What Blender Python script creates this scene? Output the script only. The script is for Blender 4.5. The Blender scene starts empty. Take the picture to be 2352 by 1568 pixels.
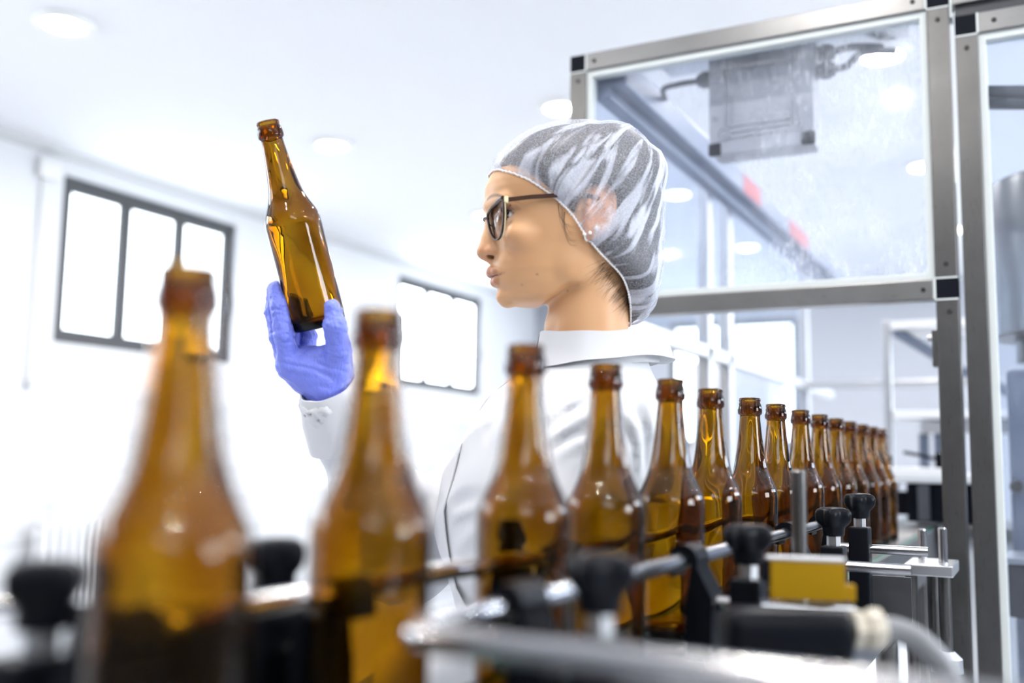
import bpy, bmesh, math, random
import numpy as np
from mathutils import Vector, Matrix

# ------------------------------------------------------------------ basics
scene = bpy.context.scene
COL = scene.collection
rnd = random.Random(7)
pi = math.pi

EXPOSURE = 0.26
F_PX = 2287.0
CAM_H = 1.19
def nrm(v):
    v = np.array(v, float)
    return v/np.linalg.norm(v)
_d = nrm((1215, -288, -F_PX)); _u = nrm((330, 19552, -F_PX)); _u = nrm(_u-_d*_u.dot(_d)); _x = np.cross(_d, _u)
CM = np.stack([_x, _d, _u])           # world = CM @ camera vector
CC = np.array([0, 0, CAM_H])
def ray(px, py): return CM @ nrm((px-1176, -(py-784), -F_PX))
def on(px, py, ax, val):              # where a line of sight meets a plane of the room
    r = ray(px, py); return CC + r*((val-CC[ax])/r[ax])
def at(px, py, z):                    # a point at depth z metres
    return CC + CM @ (np.array([(px-1176)/F_PX, -(py-784)/F_PX, -1.0])*z)

# ------------------------------------------------------------------ materials
def mat(name, base=(.8, .8, .8), rough=.5, metal=0.0, **kw):
    m = bpy.data.materials.new(name); m.use_nodes = True
    b = m.node_tree.nodes['Principled BSDF']
    b.inputs['Base Color'].default_value = (*base, 1)
    b.inputs['Roughness'].default_value = rough
    b.inputs['Metallic'].default_value = metal
    for k, v in kw.items():
        b.inputs[k.replace('_', ' ')].default_value = v
    return m
def N(m, t, **kw):
    n = m.node_tree.nodes.new(t)
    for k, v in kw.items(): setattr(n, k, v)
    return n
def L(m, a, b): m.node_tree.links.new(a, b)
def bsdf(m): return m.node_tree.nodes['Principled BSDF']
def out(m): return m.node_tree.nodes['Material Output']
def ramp(m, src, stops):
    r = N(m, 'ShaderNodeValToRGB')
    els = r.color_ramp.elements
    while len(els) < len(stops): els.new(.5)
    for e, (p, c) in zip(els, stops):
        e.position = p; e.color = c if len(c) == 4 else (*c, 1)
    L(m, src, r.inputs['Fac'])
    return r
def coords(m, which='Object', scale=(1, 1, 1), loc=(0, 0, 0), rot=(0, 0, 0)):
    tc = N(m, 'ShaderNodeTexCoord'); mp = N(m, 'ShaderNodeMapping')
    mp.inputs['Scale'].default_value = scale; mp.inputs['Location'].default_value = loc; mp.inputs['Rotation'].default_value = rot
    L(m, tc.outputs[which], mp.inputs['Vector'])
    return mp.outputs['Vector']
def noise(m, vec, scale=5, detail=3, rough=.5, dist=0):
    n = N(m, 'ShaderNodeTexNoise')
    n.inputs['Scale'].default_value = scale; n.inputs['Detail'].default_value = detail
    n.inputs['Roughness'].default_value = rough; n.inputs['Distortion'].default_value = dist
    if vec is not None: L(m, vec, n.inputs['Vector'])
    return n.outputs['Fac']
def bump(m, h, strength=.2, dist=.002):
    b = N(m, 'ShaderNodeBump'); b.inputs['Strength'].default_value = strength; b.inputs['Distance'].default_value = dist
    L(m, h, b.inputs['Height']); L(m, b.outputs['Normal'], bsdf(m).inputs['Normal'])
def emission(name, col, strength):
    m = bpy.data.materials.new(name); m.use_nodes = True
    e = N(m, 'ShaderNodeEmission'); e.inputs['Color'].default_value = (*col, 1); e.inputs['Strength'].default_value = strength
    L(m, e.outputs[0], out(m).inputs['Surface'])
    return m

def steel(name, base, rough, stretch):
    m = mat(name, base, rough, 1.0)
    v = coords(m, 'Object', stretch)
    n = noise(m, v, 40, 4, .6)
    r = ramp(m, n, [(.3, (rough-.04,)*3), (.7, (rough+.06,)*3)]); L(m, r.outputs[0], bsdf(m).inputs['Roughness'])
    n2 = noise(m, coords(m, 'Object', (1, 1, 1)), 6, 4, .6)
    c = ramp(m, n2, [(.3, tuple(x*.88 for x in base)), (.7, tuple(min(1, x*1.08) for x in base))]); L(m, c.outputs[0], bsdf(m).inputs['Base Color'])
    bump(m, n, .025, .0006)
    return m

M = {}
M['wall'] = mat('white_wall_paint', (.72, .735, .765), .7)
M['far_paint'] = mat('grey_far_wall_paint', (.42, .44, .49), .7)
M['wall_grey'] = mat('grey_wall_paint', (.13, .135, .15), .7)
M['ceiling'] = mat('white_ceiling_paint', (.80, .81, .84), .8)
M['floor'] = mat('pale_resin_floor', (.55, .57, .60), .35)
bump(M['floor'], noise(M['floor'], coords(M['floor']), 30), .05)
m = M['tile'] = mat('white_wall_tile', (.78, .79, .81), .25)
tc = N(m, 'ShaderNodeTexCoord'); sp = N(m, 'ShaderNodeSeparateXYZ'); cb = N(m, 'ShaderNodeCombineXYZ')
L(m, tc.outputs['Object'], sp.inputs[0]); L(m, sp.outputs['Y'], cb.inputs['X']); L(m, sp.outputs['Z'], cb.inputs['Y'])
br = N(m, 'ShaderNodeTexBrick'); br.offset = 0; br.squash = 1
for k, v in (('Scale', 1), ('Mortar Size', .006), ('Mortar Smooth', .3), ('Brick Width', .56), ('Row Height', .2)): br.inputs[k].default_value = v
br.inputs['Color1'].default_value = (.70, .715, .74, 1); br.inputs['Color2'].default_value = (.68, .695, .72, 1); br.inputs['Mortar'].default_value = (.48, .49, .51, 1)
L(m, cb.outputs[0], br.inputs['Vector']); L(m, br.outputs['Color'], bsdf(m).inputs['Base Color'])
M['trim'] = mat('grey_trim', (.6, .61, .62), .5)
M['frame_dark'] = mat('dark_grey_window_frame', (.055, .058, .065), .45)
M['daylight'] = emission('window_daylight', (.84, .93, 1.0), 5.5)
M['daylight_glare'] = emission('window_daylight_glare', (.84, .92, 1.0), 12.0)
M['daylight_strong'] = emission('window_daylight_south', (.88, .94, 1.0), 8.0)
M['daylight_east'] = emission('window_daylight_east', (.86, .93, 1.0), 24.0)
M['lamp'] = emission('lamp_light', (1.0, .95, .90), 8.0)
M['led'] = emission('led_core_light', (1.0, .95, .90), 1000.0)
M['white_plastic'] = mat('white_plastic', (.78, .78, .77), .4)
M['steel'] = steel('brushed_steel', (.165, .163, .160), .30, (25, 25, .6))
M['steel_h'] = steel('brushed_steel_across', (.30, .298, .295), .30, (.6, 25, 25))
M['chrome'] = steel('worn_chrome', (.50, .50, .52), .16, (30, .6, 30))
M['aluminium'] = mat('aluminium', (.62, .63, .65), .35, 1.0)
M['dull_metal'] = mat('dull_grey_metal', (.10, .105, .12), .45, .6)
M['dark_plate'] = mat('dark_grey_plate', (.06, .062, .07), .4, .3)
M['black'] = mat('black_plastic', (.006, .007, .010), .3, Specular_IOR_Level=.08)
bump(M['black'], noise(M['black'], coords(M['black']), 900, 2), .04, .0005)
M['corner_black'] = mat('black_corner_plastic', (.007, .008, .013), .5, Specular_IOR_Level=.06)
M['gasket'] = mat('pale_grey_gasket', (.62, .66, .66), .5)
M['grey_plastic'] = mat('grey_junction_box_plastic', (.42, .42, .43), .45)
M['grey_cable'] = mat('grey_cable_jacket', (.18, .185, .2), .4)
M['dark_cable'] = mat('dark_grey_cable_jacket', (.09, .095, .11), .45)
M['pale_cable'] = mat('pale_cable_jacket', (.5, .52, .58), .4)
M['beige'] = mat('beige_nylon', (.52, .48, .40), .45)
M['yellow'] = mat('mustard_yellow_paint', (.36, .205, .003), .5, Specular_IOR_Level=.15)
M['green'] = mat('green_wear_strip', (.01, .13, .10), .4)
M['belt'] = mat('grey_chain_slats', (.33, .33, .33), .35, .7)
M['red'] = mat('red_marker', (.38, .07, .09), .5)
M['blue_grey'] = mat('blue_grey_beam', (.16, .19, .26), .4, .3)
M['white_cabinet'] = mat('white_enamel', (.75, .76, .78), .4)
M['screw'] = mat('screw_steel', (.035, .034, .033), .4, .5)
M['brass'] = mat('dull_brass', (.32, .22, .05), .4, .8)
M['skin'] = mat('skin', (.70, .42, .26), .42)
M['glove'] = mat('periwinkle_nitrile', (.20, .25, .84), .38)
M['coat'] = mat('white_cotton', (.68, .69, .72), .85)
M['trouser'] = mat('white_trousers', (.75, .76, .78), .8)
M['shoe'] = mat('white_shoe', (.7, .7, .7), .5)
M['hair'] = mat('dark_brown_hair', (.022, .014, .010), .45)
M['eye_white'] = mat('eye_white', (.75, .70, .68), .15)
M['iris'] = mat('dark_brown_iris', (.018, .009, .005), .1)
M['tortoise'] = mat('dark_tortoise_frame', (.045, .018, .012), .2)
M['cream'] = mat('cream_frame_edge', (.75, .68, .42), .3)
M['temple'] = mat('brown_temple', (.05, .022, .013), .5, Specular_IOR_Level=.2)
M['pearl'] = mat('pearl', (.85, .83, .8), .15)

# amber glass
m = M['amber'] = bpy.data.materials.new('amber_glass'); m.use_nodes = True
rf_ = N(m, 'ShaderNodeBsdfRefraction'); rf_.inputs['IOR'].default_value = 1.48; rf_.inputs['Roughness'].default_value = 0.0
rf_.inputs['Color'].default_value = (.97, .95, .90, 1)
gs_ = N(m, 'ShaderNodeBsdfGlossy'); gs_.inputs['Roughness'].default_value = 0.0; gs_.inputs['Color'].default_value = (1, 1, 1, 1)
fs_ = N(m, 'ShaderNodeFresnel'); fs_.inputs['IOR'].default_value = 1.35
ms_ = N(m, 'ShaderNodeMixShader'); L(m, fs_.outputs[0], ms_.inputs[0]); L(m, rf_.outputs[0], ms_.inputs[1]); L(m, gs_.outputs[0], ms_.inputs[2])
L(m, ms_.outputs[0], out(m).inputs['Surface'])
va = N(m, 'ShaderNodeVolumeAbsorption'); va.inputs['Color'].default_value = (.82, .692, .0, 1); va.inputs['Density'].default_value = 1200.0
L(m, va.outputs[0], out(m).inputs['Volume'])

# thin clear sheets: transparent with a fresnel sheen
def clear_sheet(name, tint, refl=.9, scratch=0.0, sc_scale=1.0):
    m = bpy.data.materials.new(name); m.use_nodes = True
    t = N(m, 'ShaderNodeBsdfTransparent'); t.inputs['Color'].default_value = (*tint, 1)
    gl = N(m, 'ShaderNodeBsdfGlossy'); gl.inputs['Roughness'].default_value = .05
    fr = N(m, 'ShaderNodeFresnel'); fr.inputs['IOR'].default_value = 1.45
    mx = N(m, 'ShaderNodeMixShader'); mul = N(m, 'ShaderNodeMath', operation='MULTIPLY'); mul.inputs[1].default_value = refl
    ge = N(m, 'ShaderNodeNewGeometry'); inv = N(m, 'ShaderNodeMath', operation='MULTIPLY_ADD'); inv.inputs[1].default_value = -1; inv.inputs[2].default_value = 1
    L(m, ge.outputs['Backfacing'], inv.inputs[0]); fb = N(m, 'ShaderNodeMath', operation='MULTIPLY'); L(m, fr.outputs[0], fb.inputs[0]); L(m, inv.outputs[0], fb.inputs[1])
    L(m, fb.outputs[0], mul.inputs[0]); L(m, mul.outputs[0], mx.inputs[0]); L(m, t.outputs[0], mx.inputs[1]); L(m, gl.outputs[0], mx.inputs[2])
    last = mx.outputs[0]
    if scratch:
        d = N(m, 'ShaderNodeBsdfTranslucent'); d.inputs['Color'].default_value = (.9, .93, 1, 1)
        d2 = N(m, 'ShaderNodeBsdfDiffuse'); d2.inputs['Color'].default_value = (.9, .93, 1, 1)
        dm = N(m, 'ShaderNodeMixShader'); L(m, d.outputs[0], dm.inputs[1]); L(m, d2.outputs[0], dm.inputs[2])
        # fine scratches: stretched noise in two directions, gathered in patches
        v1 = coords(m, 'Object', (55*sc_scale, 1, 4*sc_scale), rot=(0, .35, 0)); s1 = ramp(m, noise(m, v1, 9, 2, .5, .25), [(.60, (0,)*3), (.68, (1,)*3)])
        v2 = coords(m, 'Object', (45*sc_scale, 1, 5*sc_scale), rot=(0, -.5, 0)); s2 = ramp(m, noise(m, v2, 11, 2, .5, .3), [(.61, (0,)*3), (.69, (1,)*3)])
        mxx = N(m, 'ShaderNodeMath', operation='MAXIMUM'); L(m, s1.outputs[0], mxx.inputs[0]); L(m, s2.outputs[0], mxx.inputs[1])
        pa = ramp(m, noise(m, coords(m, 'Object', (1, 1, 1)), 5.5, 3, .6), [(.42, (0,)*3), (.66, (1,)*3)])
        # wear gathers towards one side, where hands wipe the sheet
        tcx = N(m, 'ShaderNodeTexCoord'); sx = N(m, 'ShaderNodeSeparateXYZ'); L(m, tcx.outputs['Object'], sx.inputs[0])
        mr = N(m, 'ShaderNodeMapRange'); mr.inputs['From Min'].default_value = -.15; mr.inputs['From Max'].default_value = .32
        mr.inputs['To Min'].default_value = .15; mr.inputs['To Max'].default_value = 1.0; L(m, sx.outputs['X'], mr.inputs['Value'])
        p2 = N(m, 'ShaderNodeMath', operation='MULTIPLY'); L(m, pa.outputs[0], p2.inputs[0]); L(m, mr.outputs[0], p2.inputs[1])
        p3 = N(m, 'ShaderNodeMath', operation='MULTIPLY'); L(m, mxx.outputs[0], p3.inputs[0]); L(m, p2.outputs[0], p3.inputs[1])
        haze = N(m, 'ShaderNodeMath', operation='MULTIPLY_ADD'); L(m, p2.outputs[0], haze.inputs[0]); haze.inputs[1].default_value = .17; haze.inputs[2].default_value = .035
        ad = N(m, 'ShaderNodeMath', operation='MULTIPLY_ADD', use_clamp=True); L(m, p3.outputs[0], ad.inputs[0]); ad.inputs[1].default_value = scratch; L(m, haze.outputs[0], ad.inputs[2])
        mm = N(m, 'ShaderNodeMixShader'); L(m, ad.outputs[0], mm.inputs[0]); L(m, last, mm.inputs[1]); L(m, dm.outputs[0], mm.inputs[2])
        last = mm.outputs[0]
    L(m, last, out(m).inputs['Surface'])
    return m
M['poly'] = clear_sheet('scratched_polycarbonate', (.92, .94, .98), .5, .75)
M['poly_plain'] = clear_sheet('clear_polycarbonate', (.86, .90, .96), .5, .35)
M['lens'] = clear_sheet('spectacle_lens', (.95, .95, .97), 1.4)

# hairnet: fibrous, half see-through fabric whose gathers run away from the elastic
m = M['net'] = bpy.data.materials.new('nonwoven_hairnet'); m.use_nodes = True
uv = N(m, 'ShaderNodeUVMap'); mp = N(m, 'ShaderNodeMapping'); L(m, uv.outputs[0], mp.inputs[0]); mp.inputs['Scale'].default_value = (30, 1.5, 1)
f1 = noise(m, mp.outputs[0], 1.0, 3, .55, .9)
mp2 = N(m, 'ShaderNodeMapping'); L(m, uv.outputs[0], mp2.inputs[0]); mp2.inputs['Scale'].default_value = (10, 1.0, 1); mp2.inputs['Location'].default_value = (3.1, 7.7, 0)
f2 = noise(m, mp2.outputs[0], 1.0, 2, .5, 1.4)
r1 = ramp(m, f1, [(.52, (0,)*3), (.60, (.7,)*3)]); r2 = ramp(m, f2, [(.56, (0,)*3), (.60, (1,)*3)])
mxn = N(m, 'ShaderNodeMath', operation='MAXIMUM'); L(m, r1.outputs[0], mxn.inputs[0]); L(m, r2.outputs[0], mxn.inputs[1])
fib = noise(m, coords(m, 'Object', (1, 1, 1)), 800, 3, .75, .8)
rf = ramp(m, fib, [(.40, (.07,)*3), (.66, (.52,)*3)])
mul = N(m, 'ShaderNodeMath', operation='MULTIPLY'); L(m, mxn.outputs[0], mul.inputs[0]); mul.inputs[1].default_value = .75
al = N(m, 'ShaderNodeMath', operation='ADD', use_clamp=True); L(m, rf.outputs[0], al.inputs[0]); L(m, mul.outputs[0], al.inputs[1])
tr = N(m, 'ShaderNodeBsdfTransparent'); df = N(m, 'ShaderNodeBsdfDiffuse'); tl = N(m, 'ShaderNodeBsdfTranslucent')
df.inputs['Color'].default_value = (.84, .88, 1.0, 1); tl.inputs['Color'].default_value = (.84, .88, 1.0, 1)
d1 = N(m, 'ShaderNodeMixShader'); d1.inputs[0].default_value = .35; L(m, df.outputs[0], d1.inputs[1]); L(m, tl.outputs[0], d1.inputs[2])
mx = N(m, 'ShaderNodeMixShader'); L(m, al.outputs[0], mx.inputs[0]); L(m, tr.outputs[0], mx.inputs[1]); L(m, d1.outputs[0], mx.inputs[2])
L(m, mx.outputs[0], out(m).inputs['Surface'])
M['elastic'] = mat('white_elastic', (.85, .85, .87), .7)

# skin: painted lips, brows and freckles ride on the mesh; fine pore bump
m = M['skin']
vc = N(m, 'ShaderNodeVertexColor', layer_name='Col'); L(m, vc.outputs[0], bsdf(m).inputs['Base Color'])
bsdf(m).inputs['Subsurface Weight'].default_value = .12
bsdf(m).inputs['Subsurface Radius'].default_value = (1.0, .35, .2)
bsdf(m).inputs['Subsurface Scale'].default_value = .006
bump(m, noise(m, coords(m), 700, 3), .06, .0008)
bump(M['coat'], noise(M['coat'], coords(M['coat']), 1500, 2), .05, .0004)
m = M['glove']
bump(m, noise(m, coords(m, 'Object', (1, 1, .35)), 160, 4, .55, 1.5), .55, .003)

# ------------------------------------------------------------------ mesh helpers
class MB:
    def __init__(s): s.v = []; s.f = []
    def add(s, v, f):
        o = len(s.v); s.v.extend(tuple(map(float, p)) for p in v); s.f.extend(tuple(i+o for i in q) for q in f); return s
    def box(s, c, d, bev=0.0, rot=None, seg=2):
        bm = bmesh.new(); bmesh.ops.create_cube(bm, size=1)
        for w in bm.verts: w.co = Vector((w.co.x*d[0], w.co.y*d[1], w.co.z*d[2]))
        if bev: bmesh.ops.bevel(bm, geom=bm.edges[:]+bm.verts[:], offset=bev, segments=seg, profile=.6, affect='EDGES')
        if rot is not None: bmesh.ops.transform(bm, matrix=rot.to_4x4(), verts=bm.verts[:])
        bm.verts.index_update()
        s.add([(w.co.x+c[0], w.co.y+c[1], w.co.z+c[2]) for w in bm.verts], [[w.index for w in f.verts] for f in bm.faces]); bm.free(); return s
    def span(s, lo, hi, bev=0.0):
        return s.box([(a+b)/2 for a, b in zip(lo, hi)], [abs(b-a) for a, b in zip(lo, hi)], bev)
    def tube(s, pts, r, n=16, caps=True, round_end=False):
        P = [np.array(p, float) for p in pts]
        R = list(r) if hasattr(r, '__len__') else [r]*len(P)
        if round_end:
            t0 = nrm(P[0]-P[1]); t1 = nrm(P[-1]-P[-2]); q = R[0]*.3; q1 = R[-1]*.3
            P = [P[0]+t0*q]+P+[P[-1]+t1*q1]; R = [R[0]*.7]+R+[R[-1]*.7]
        T = []
        for i in range(len(P)):
            a = P[max(0, i-1)]; b = P[min(len(P)-1, i+1)]; T.append(nrm(b-a))
        up = np.array([0, 0, 1.0]) if abs(T[0][2]) < .9 else np.array([1.0, 0, 0])
        x = nrm(np.cross(up, T[0])); V = []; Fc = []
        for i, (p, t) in enumerate(zip(P, T)):
            x = nrm(x - t*x.dot(t)); y = np.cross(t, x)
            for k in range(n):
                a = 2*pi*k/n; V.append(p+(x*math.cos(a)+y*math.sin(a))*R[i])
        for i in range(len(P)-1):
            for k in range(n):
                Fc.append((i*n+k, i*n+(k+1) % n, (i+1)*n+(k+1) % n, (i+1)*n+k))
        if caps:
            Fc.append(tuple(range(n-1, -1, -1))); Fc.append(tuple(range((len(P)-1)*n, len(P)*n)))
        return s.add(V, Fc)
    def lathe(s, prof, n=32, c=(0, 0, 0), axis='z', fn=None):
        # prof: (r, z) rows; fn(angle, i) scales the radius
        V = []; Fc = []
        for i, (r, z) in enumerate(prof):
            for k in range(n):
                a = 2*pi*k/n; q = r*(fn(a, i) if fn else 1)
                p = (q*math.cos(a), q*math.sin(a), z)
                if axis == 'x': p = (p[2], p[0], p[1])
                if axis == 'y': p = (p[1], p[2], p[0])
                V.append((p[0]+c[0], p[1]+c[1], p[2]+c[2]))
        for i in range(len(prof)-1):
            for k in range(n): Fc.append((i*n+k, i*n+(k+1) % n, (i+1)*n+(k+1) % n, (i+1)*n+k))
        if prof[0][0] > 1e-6: Fc.append(tuple(range(n-1, -1, -1)))
        if prof[-1][0] > 1e-6: Fc.append(tuple(range((len(prof)-1)*n, len(prof)*n)))
        return s.add(V, Fc)
    def prism(s, poly, a, b, ax=1):
        # polygon in the two other axes pulled from a to b along axis ax
        n = len(poly); V = []
        for t in (a, b):
            for p in poly:
                q = list(p); q.insert(ax, t); V.append(q)
        s.add(V, [tuple(range(n)), tuple(range(2*n-1, n-1, -1))]+[(i, i+n, (i+1) % n+n, (i+1) % n) for i in range(n)]); return s

def root_loc(p): return p.location if p.parent is None else root_loc(p.parent)
def link(name, me, m, parent=None, loc=None):
    o = bpy.data.objects.new(name, me); COL.objects.link(o)
    if m is not None: me.materials.append(m)
    if parent is not None: o.parent = parent
    return o
def tag(o, label=None, cat=None, group=None, kind=None):
    if label: o['label'] = label
    if cat: o['category'] = cat
    if group: o['group'] = group
    if kind: o['kind'] = kind
    return o
def obj(name, mb, m, parent=None, smooth=True, fix=True, angle=35):
    """geometry in room coordinates becomes one mesh object; children sit in their root's frame"""
    v = np.array(mb.v, float)
    if parent is not None: base = np.array(root_loc(parent))
    else:
        lo, hi = v.min(0), v.max(0); base = np.array([(lo[0]+hi[0])/2, (lo[1]+hi[1])/2, lo[2]])
    me = bpy.data.meshes.new(name); me.from_pydata([tuple(p) for p in v-base], [], mb.f)
    if fix:
        bm = bmesh.new(); bm.from_mesh(me); bmesh.ops.remove_doubles(bm, verts=bm.verts[:], dist=1e-6); bmesh.ops.recalc_face_normals(bm, faces=bm.faces[:]); bm.to_mesh(me); bm.free()
    if smooth:
        me.shade_smooth()
        if angle < 180: me.set_sharp_from_angle(angle=math.radians(angle))
    o = link(name, me, m, parent)
    if parent is None: o.location = base
    return o
def thing(name, loc, label, cat, group=None):
    o = bpy.data.objects.new(name, None); COL.objects.link(o); o.location = Vector([float(x) for x in loc]); o.empty_display_size = .05
    return tag(o, label, cat, group)
def struct(name, mb, m, parent=None, **kw):
    o = obj(name, mb, m, parent, **kw)
    if parent is None: o['kind'] = 'structure'
    return o
def copy_tree(o, parent=None):
    c = o.copy(); COL.objects.link(c)
    if parent is not None: c.parent = parent
    for ch in list(o.children): copy_tree(ch, c)
    return c

# ------------------------------------------------------------------ implicit surfaces
def smin(a, b, k):
    h = np.clip(.5+.5*(b-a)/k, 0, 1); return b*(1-h)+a*h-k*h*(1-h)
def smax(a, b, k): return -smin(-a, -b, k)
def cap(P, a, b, ra, rb=None):
    rb = ra if rb is None else rb
    a = np.array(a, float); b = np.array(b, float); d = b-a
    t = np.clip(((P-a)@d)/d.dot(d), 0, 1)
    return np.linalg.norm(P-a-t[..., None]*d, axis=-1)-(ra+(rb-ra)*t)
def ell(P, c, r, rot=None):
    q = P-np.array(c, float)
    if rot is not None: q = q@np.array(rot)
    r = np.array(r, float); k0 = np.linalg.norm(q/r, axis=-1); k1 = np.linalg.norm(q/r**2, axis=-1)
    return k0*(k0-1)/np.maximum(k1, 1e-9)
def chain(P, pts, rs, k=4):
    d = None
    for i in range(len(pts)-1):
        e = cap(P, pts[i], pts[i+1], rs[i], rs[i+1]); d = e if d is None else smin(d, e, k)
    return d
def surf(fn, lo, hi, h, refine=2):
    lo = np.array(lo, float); hi = np.array(hi, float)
    n = np.ceil((hi-lo)/h).astype(int)+1
    ax = [lo[i]+np.arange(n[i])*h for i in range(3)]
    V = np.empty(n, np.float32); Bk = 8
    nb = -(-n//Bk)
    cen = np.stack(np.meshgrid(*[lo[i]+(np.arange(nb[i])*Bk+(Bk-1)/2)*h for i in range(3)], indexing='ij'), -1).reshape(-1, 3)
    dc = fn(cen); near_ = np.abs(dc) < h*Bk*.87*1.6+6*h
    loc_ = np.stack(np.meshgrid(*[np.arange(Bk)]*3, indexing='ij'), -1).reshape(-1, 3)
    full = np.empty((len(cen), Bk**3), np.float32); full[:] = dc[:, None]
    ids = np.nonzero(near_)[0]
    off_ = (loc_-(Bk-1)/2)*h
    for i in range(0, len(ids), 600):
        k = ids[i:i+600]; full[k] = fn(cen[k][:, None, :]+off_)
    full = full.reshape(*nb, Bk, Bk, Bk).transpose(0, 3, 1, 4, 2, 5).reshape(nb*Bk)
    V = full[:n[0], :n[1], :n[2]]
    S = V < 0
    cnt = np.zeros(n-1, int)
    for dx in (0, 1):
        for dy in (0, 1):
            for dz in (0, 1): cnt += S[dx:n[0]-1+dx, dy:n[1]-1+dy, dz:n[2]-1+dz]
    cells = np.argwhere((cnt > 0) & (cnt < 8))
    idx = -np.ones(n-1, int); idx[tuple(cells.T)] = np.arange(len(cells))
    acc = np.zeros((len(cells), 3)); num = np.zeros(len(cells))
    offs = [np.array(o) for o in ((0,0,0),(1,0,0),(0,1,0),(0,0,1),(1,1,0),(1,0,1),(0,1,1),(1,1,1))]
    for a in offs:
        for b in offs:
            if (b-a).sum() == 1 and (b >= a).all():
                va = V[tuple((cells+a).T)]; vb = V[tuple((cells+b).T)]
                msk = (va < 0) != (vb < 0); t = np.where(msk, va/np.where(msk, va-vb, 1), 0)
                acc += np.where(msk[:, None], a+t[:, None]*(b-a), 0); num += msk
    verts = lo+(cells+acc/num[:, None])*h
    faces = []
    for axn in range(3):
        o1, o2 = [(1, 2), (2, 0), (0, 1)][axn]
        e = np.zeros(3, int); e[axn] = 1
        A = S[:n[0]-e[0], :n[1]-e[1], :n[2]-e[2]]; B = S[e[0]:, e[1]:, e[2]:]
        ed = np.argwhere(A != B)
        ed = ed[(ed[:, o1] > 0) & (ed[:, o2] > 0) & (ed[:, o1] < n[o1]-1) & (ed[:, o2] < n[o2]-1)]
        if not len(ed): continue
        u = np.zeros(3, int); u[o1] = 1; w = np.zeros(3, int); w[o2] = 1
        q = np.stack([idx[tuple((ed-u-w).T)], idx[tuple((ed-w).T)], idx[tuple(ed.T)], idx[tuple((ed-u).T)]], 1)
        inside = S[tuple(ed.T)]
        q[~inside] = q[~inside][:, ::-1]
        faces.append(q[(q >= 0).all(1)])
    faces = np.concatenate(faces)
    for _ in range(refine):
        d = fn(verts); e = h*.2; G = np.empty_like(verts)
        for i in range(3):
            o = np.zeros(3); o[i] = e; G[:, i] = (fn(verts+o)-fn(verts-o))/(2*e)
        g2 = np.maximum((G*G).sum(1), .05); st = np.clip(d/g2, -h*.6, h*.6)
        verts = verts-G*st[:, None]
    return verts, faces
def obj_np(name, V, Fc, m, parent):
    me = bpy.data.meshes.new(name); base = np.array(root_loc(parent))
    me.from_pydata([tuple(p) for p in (V-base)], [], [tuple(int(i) for i in q) for q in Fc]); me.shade_smooth()
    return link(name, me, m, parent)

# ================================================================== THE ROOM
XL, XR, YB, YF, ZC = -4.9, 3.6, -1.9, 9.8, 2.9
WT = .25
struct('floor', MB().span((XL-WT, YB-WT, -.1), (XR+WT, YF+WT, 0)), M['floor'], smooth=False)
struct('ceiling', MB().span((XL-WT, YB-WT, ZC), (XR+WT, YF+WT, ZC+.15)), M['ceiling'], smooth=False)

def holed_wall(name, horizontal_ax, fixed_lo, fixed_hi, a0, a1, holes, m):
    # holes: (start, end, z0, z1) along the wall
    w = MB(); holes = sorted(holes); x = a0
    def sl(s, e, z0, z1):
        if e-s < 1e-4 or z1-z0 < 1e-4: return
        if horizontal_ax == 1: w.span((fixed_lo, s, z0), (fixed_hi, e, z1))
        else: w.span((s, fixed_lo, z0), (e, fixed_hi, z1))
    for (s, e, z0, z1) in holes:
        sl(x, s, 0, ZC); sl(s, e, 0, z0); sl(s, e, z1, ZC); x = e
    sl(x, a1, 0, ZC)
    return struct(name, w, m, smooth=False, fix=False)
LW = [(-1.65, -.3, 1.80, 2.77), (.35, 1.75, 1.80, 2.77), (3.72, 5.12, 1.80, 2.77), (7.12, 8.60, 1.80, 2.77)]
FW = [(-3.35, -2.05, 1.35, 2.6), (1.2, 2.8, 1.0, 2.6)]
BW = [(.6, 2.8, 2.1, 2.75)]  # unseen window added as fill light
holed_wall('wall_left', 1, XL-WT, XL, YB, YF, LW, M['wall'])
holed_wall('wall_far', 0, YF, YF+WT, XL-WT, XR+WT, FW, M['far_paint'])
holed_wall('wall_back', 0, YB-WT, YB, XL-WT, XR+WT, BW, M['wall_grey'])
RW = [(.45, 1.95, 1.35, 2.3), (3.6, 5.3, 2.1, 2.78), (5.8, 7.5, 2.1, 2.78), (8.0, 9.6, 2.1, 2.78)]  # first window inferred from a bottle streak, three high ones added as light
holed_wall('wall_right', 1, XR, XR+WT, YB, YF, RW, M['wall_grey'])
# tiled lower part of the left wall (its top edge stands 1.52 m high)
t = obj('wall_left_tile', MB().span((XL, YB, 0), (XL+.008, YF, 1.52), .002), M['tile'], smooth=False)
t.data.transform(Matrix.Translation((0, .18, 1.52-8*.2-.0))); t.location.y -= .18; t.location.z -= 1.52-8*.2; t['kind'] = 'structure'
# cove strip where the ceiling meets the left wall
struct('trim_1', MB().prism([(XL, 2.9), (XL+.05, 2.9), (XL+.045, 2.875), (XL+.02, 2.862), (XL, 2.855)], YB, YF, 1), M['trim'], smooth=False)
struct('baseboard_left', MB().span((XL+.008, YB, 0), (XL+.022, YF, .09), .004), M['trim'], smooth=False)

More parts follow.
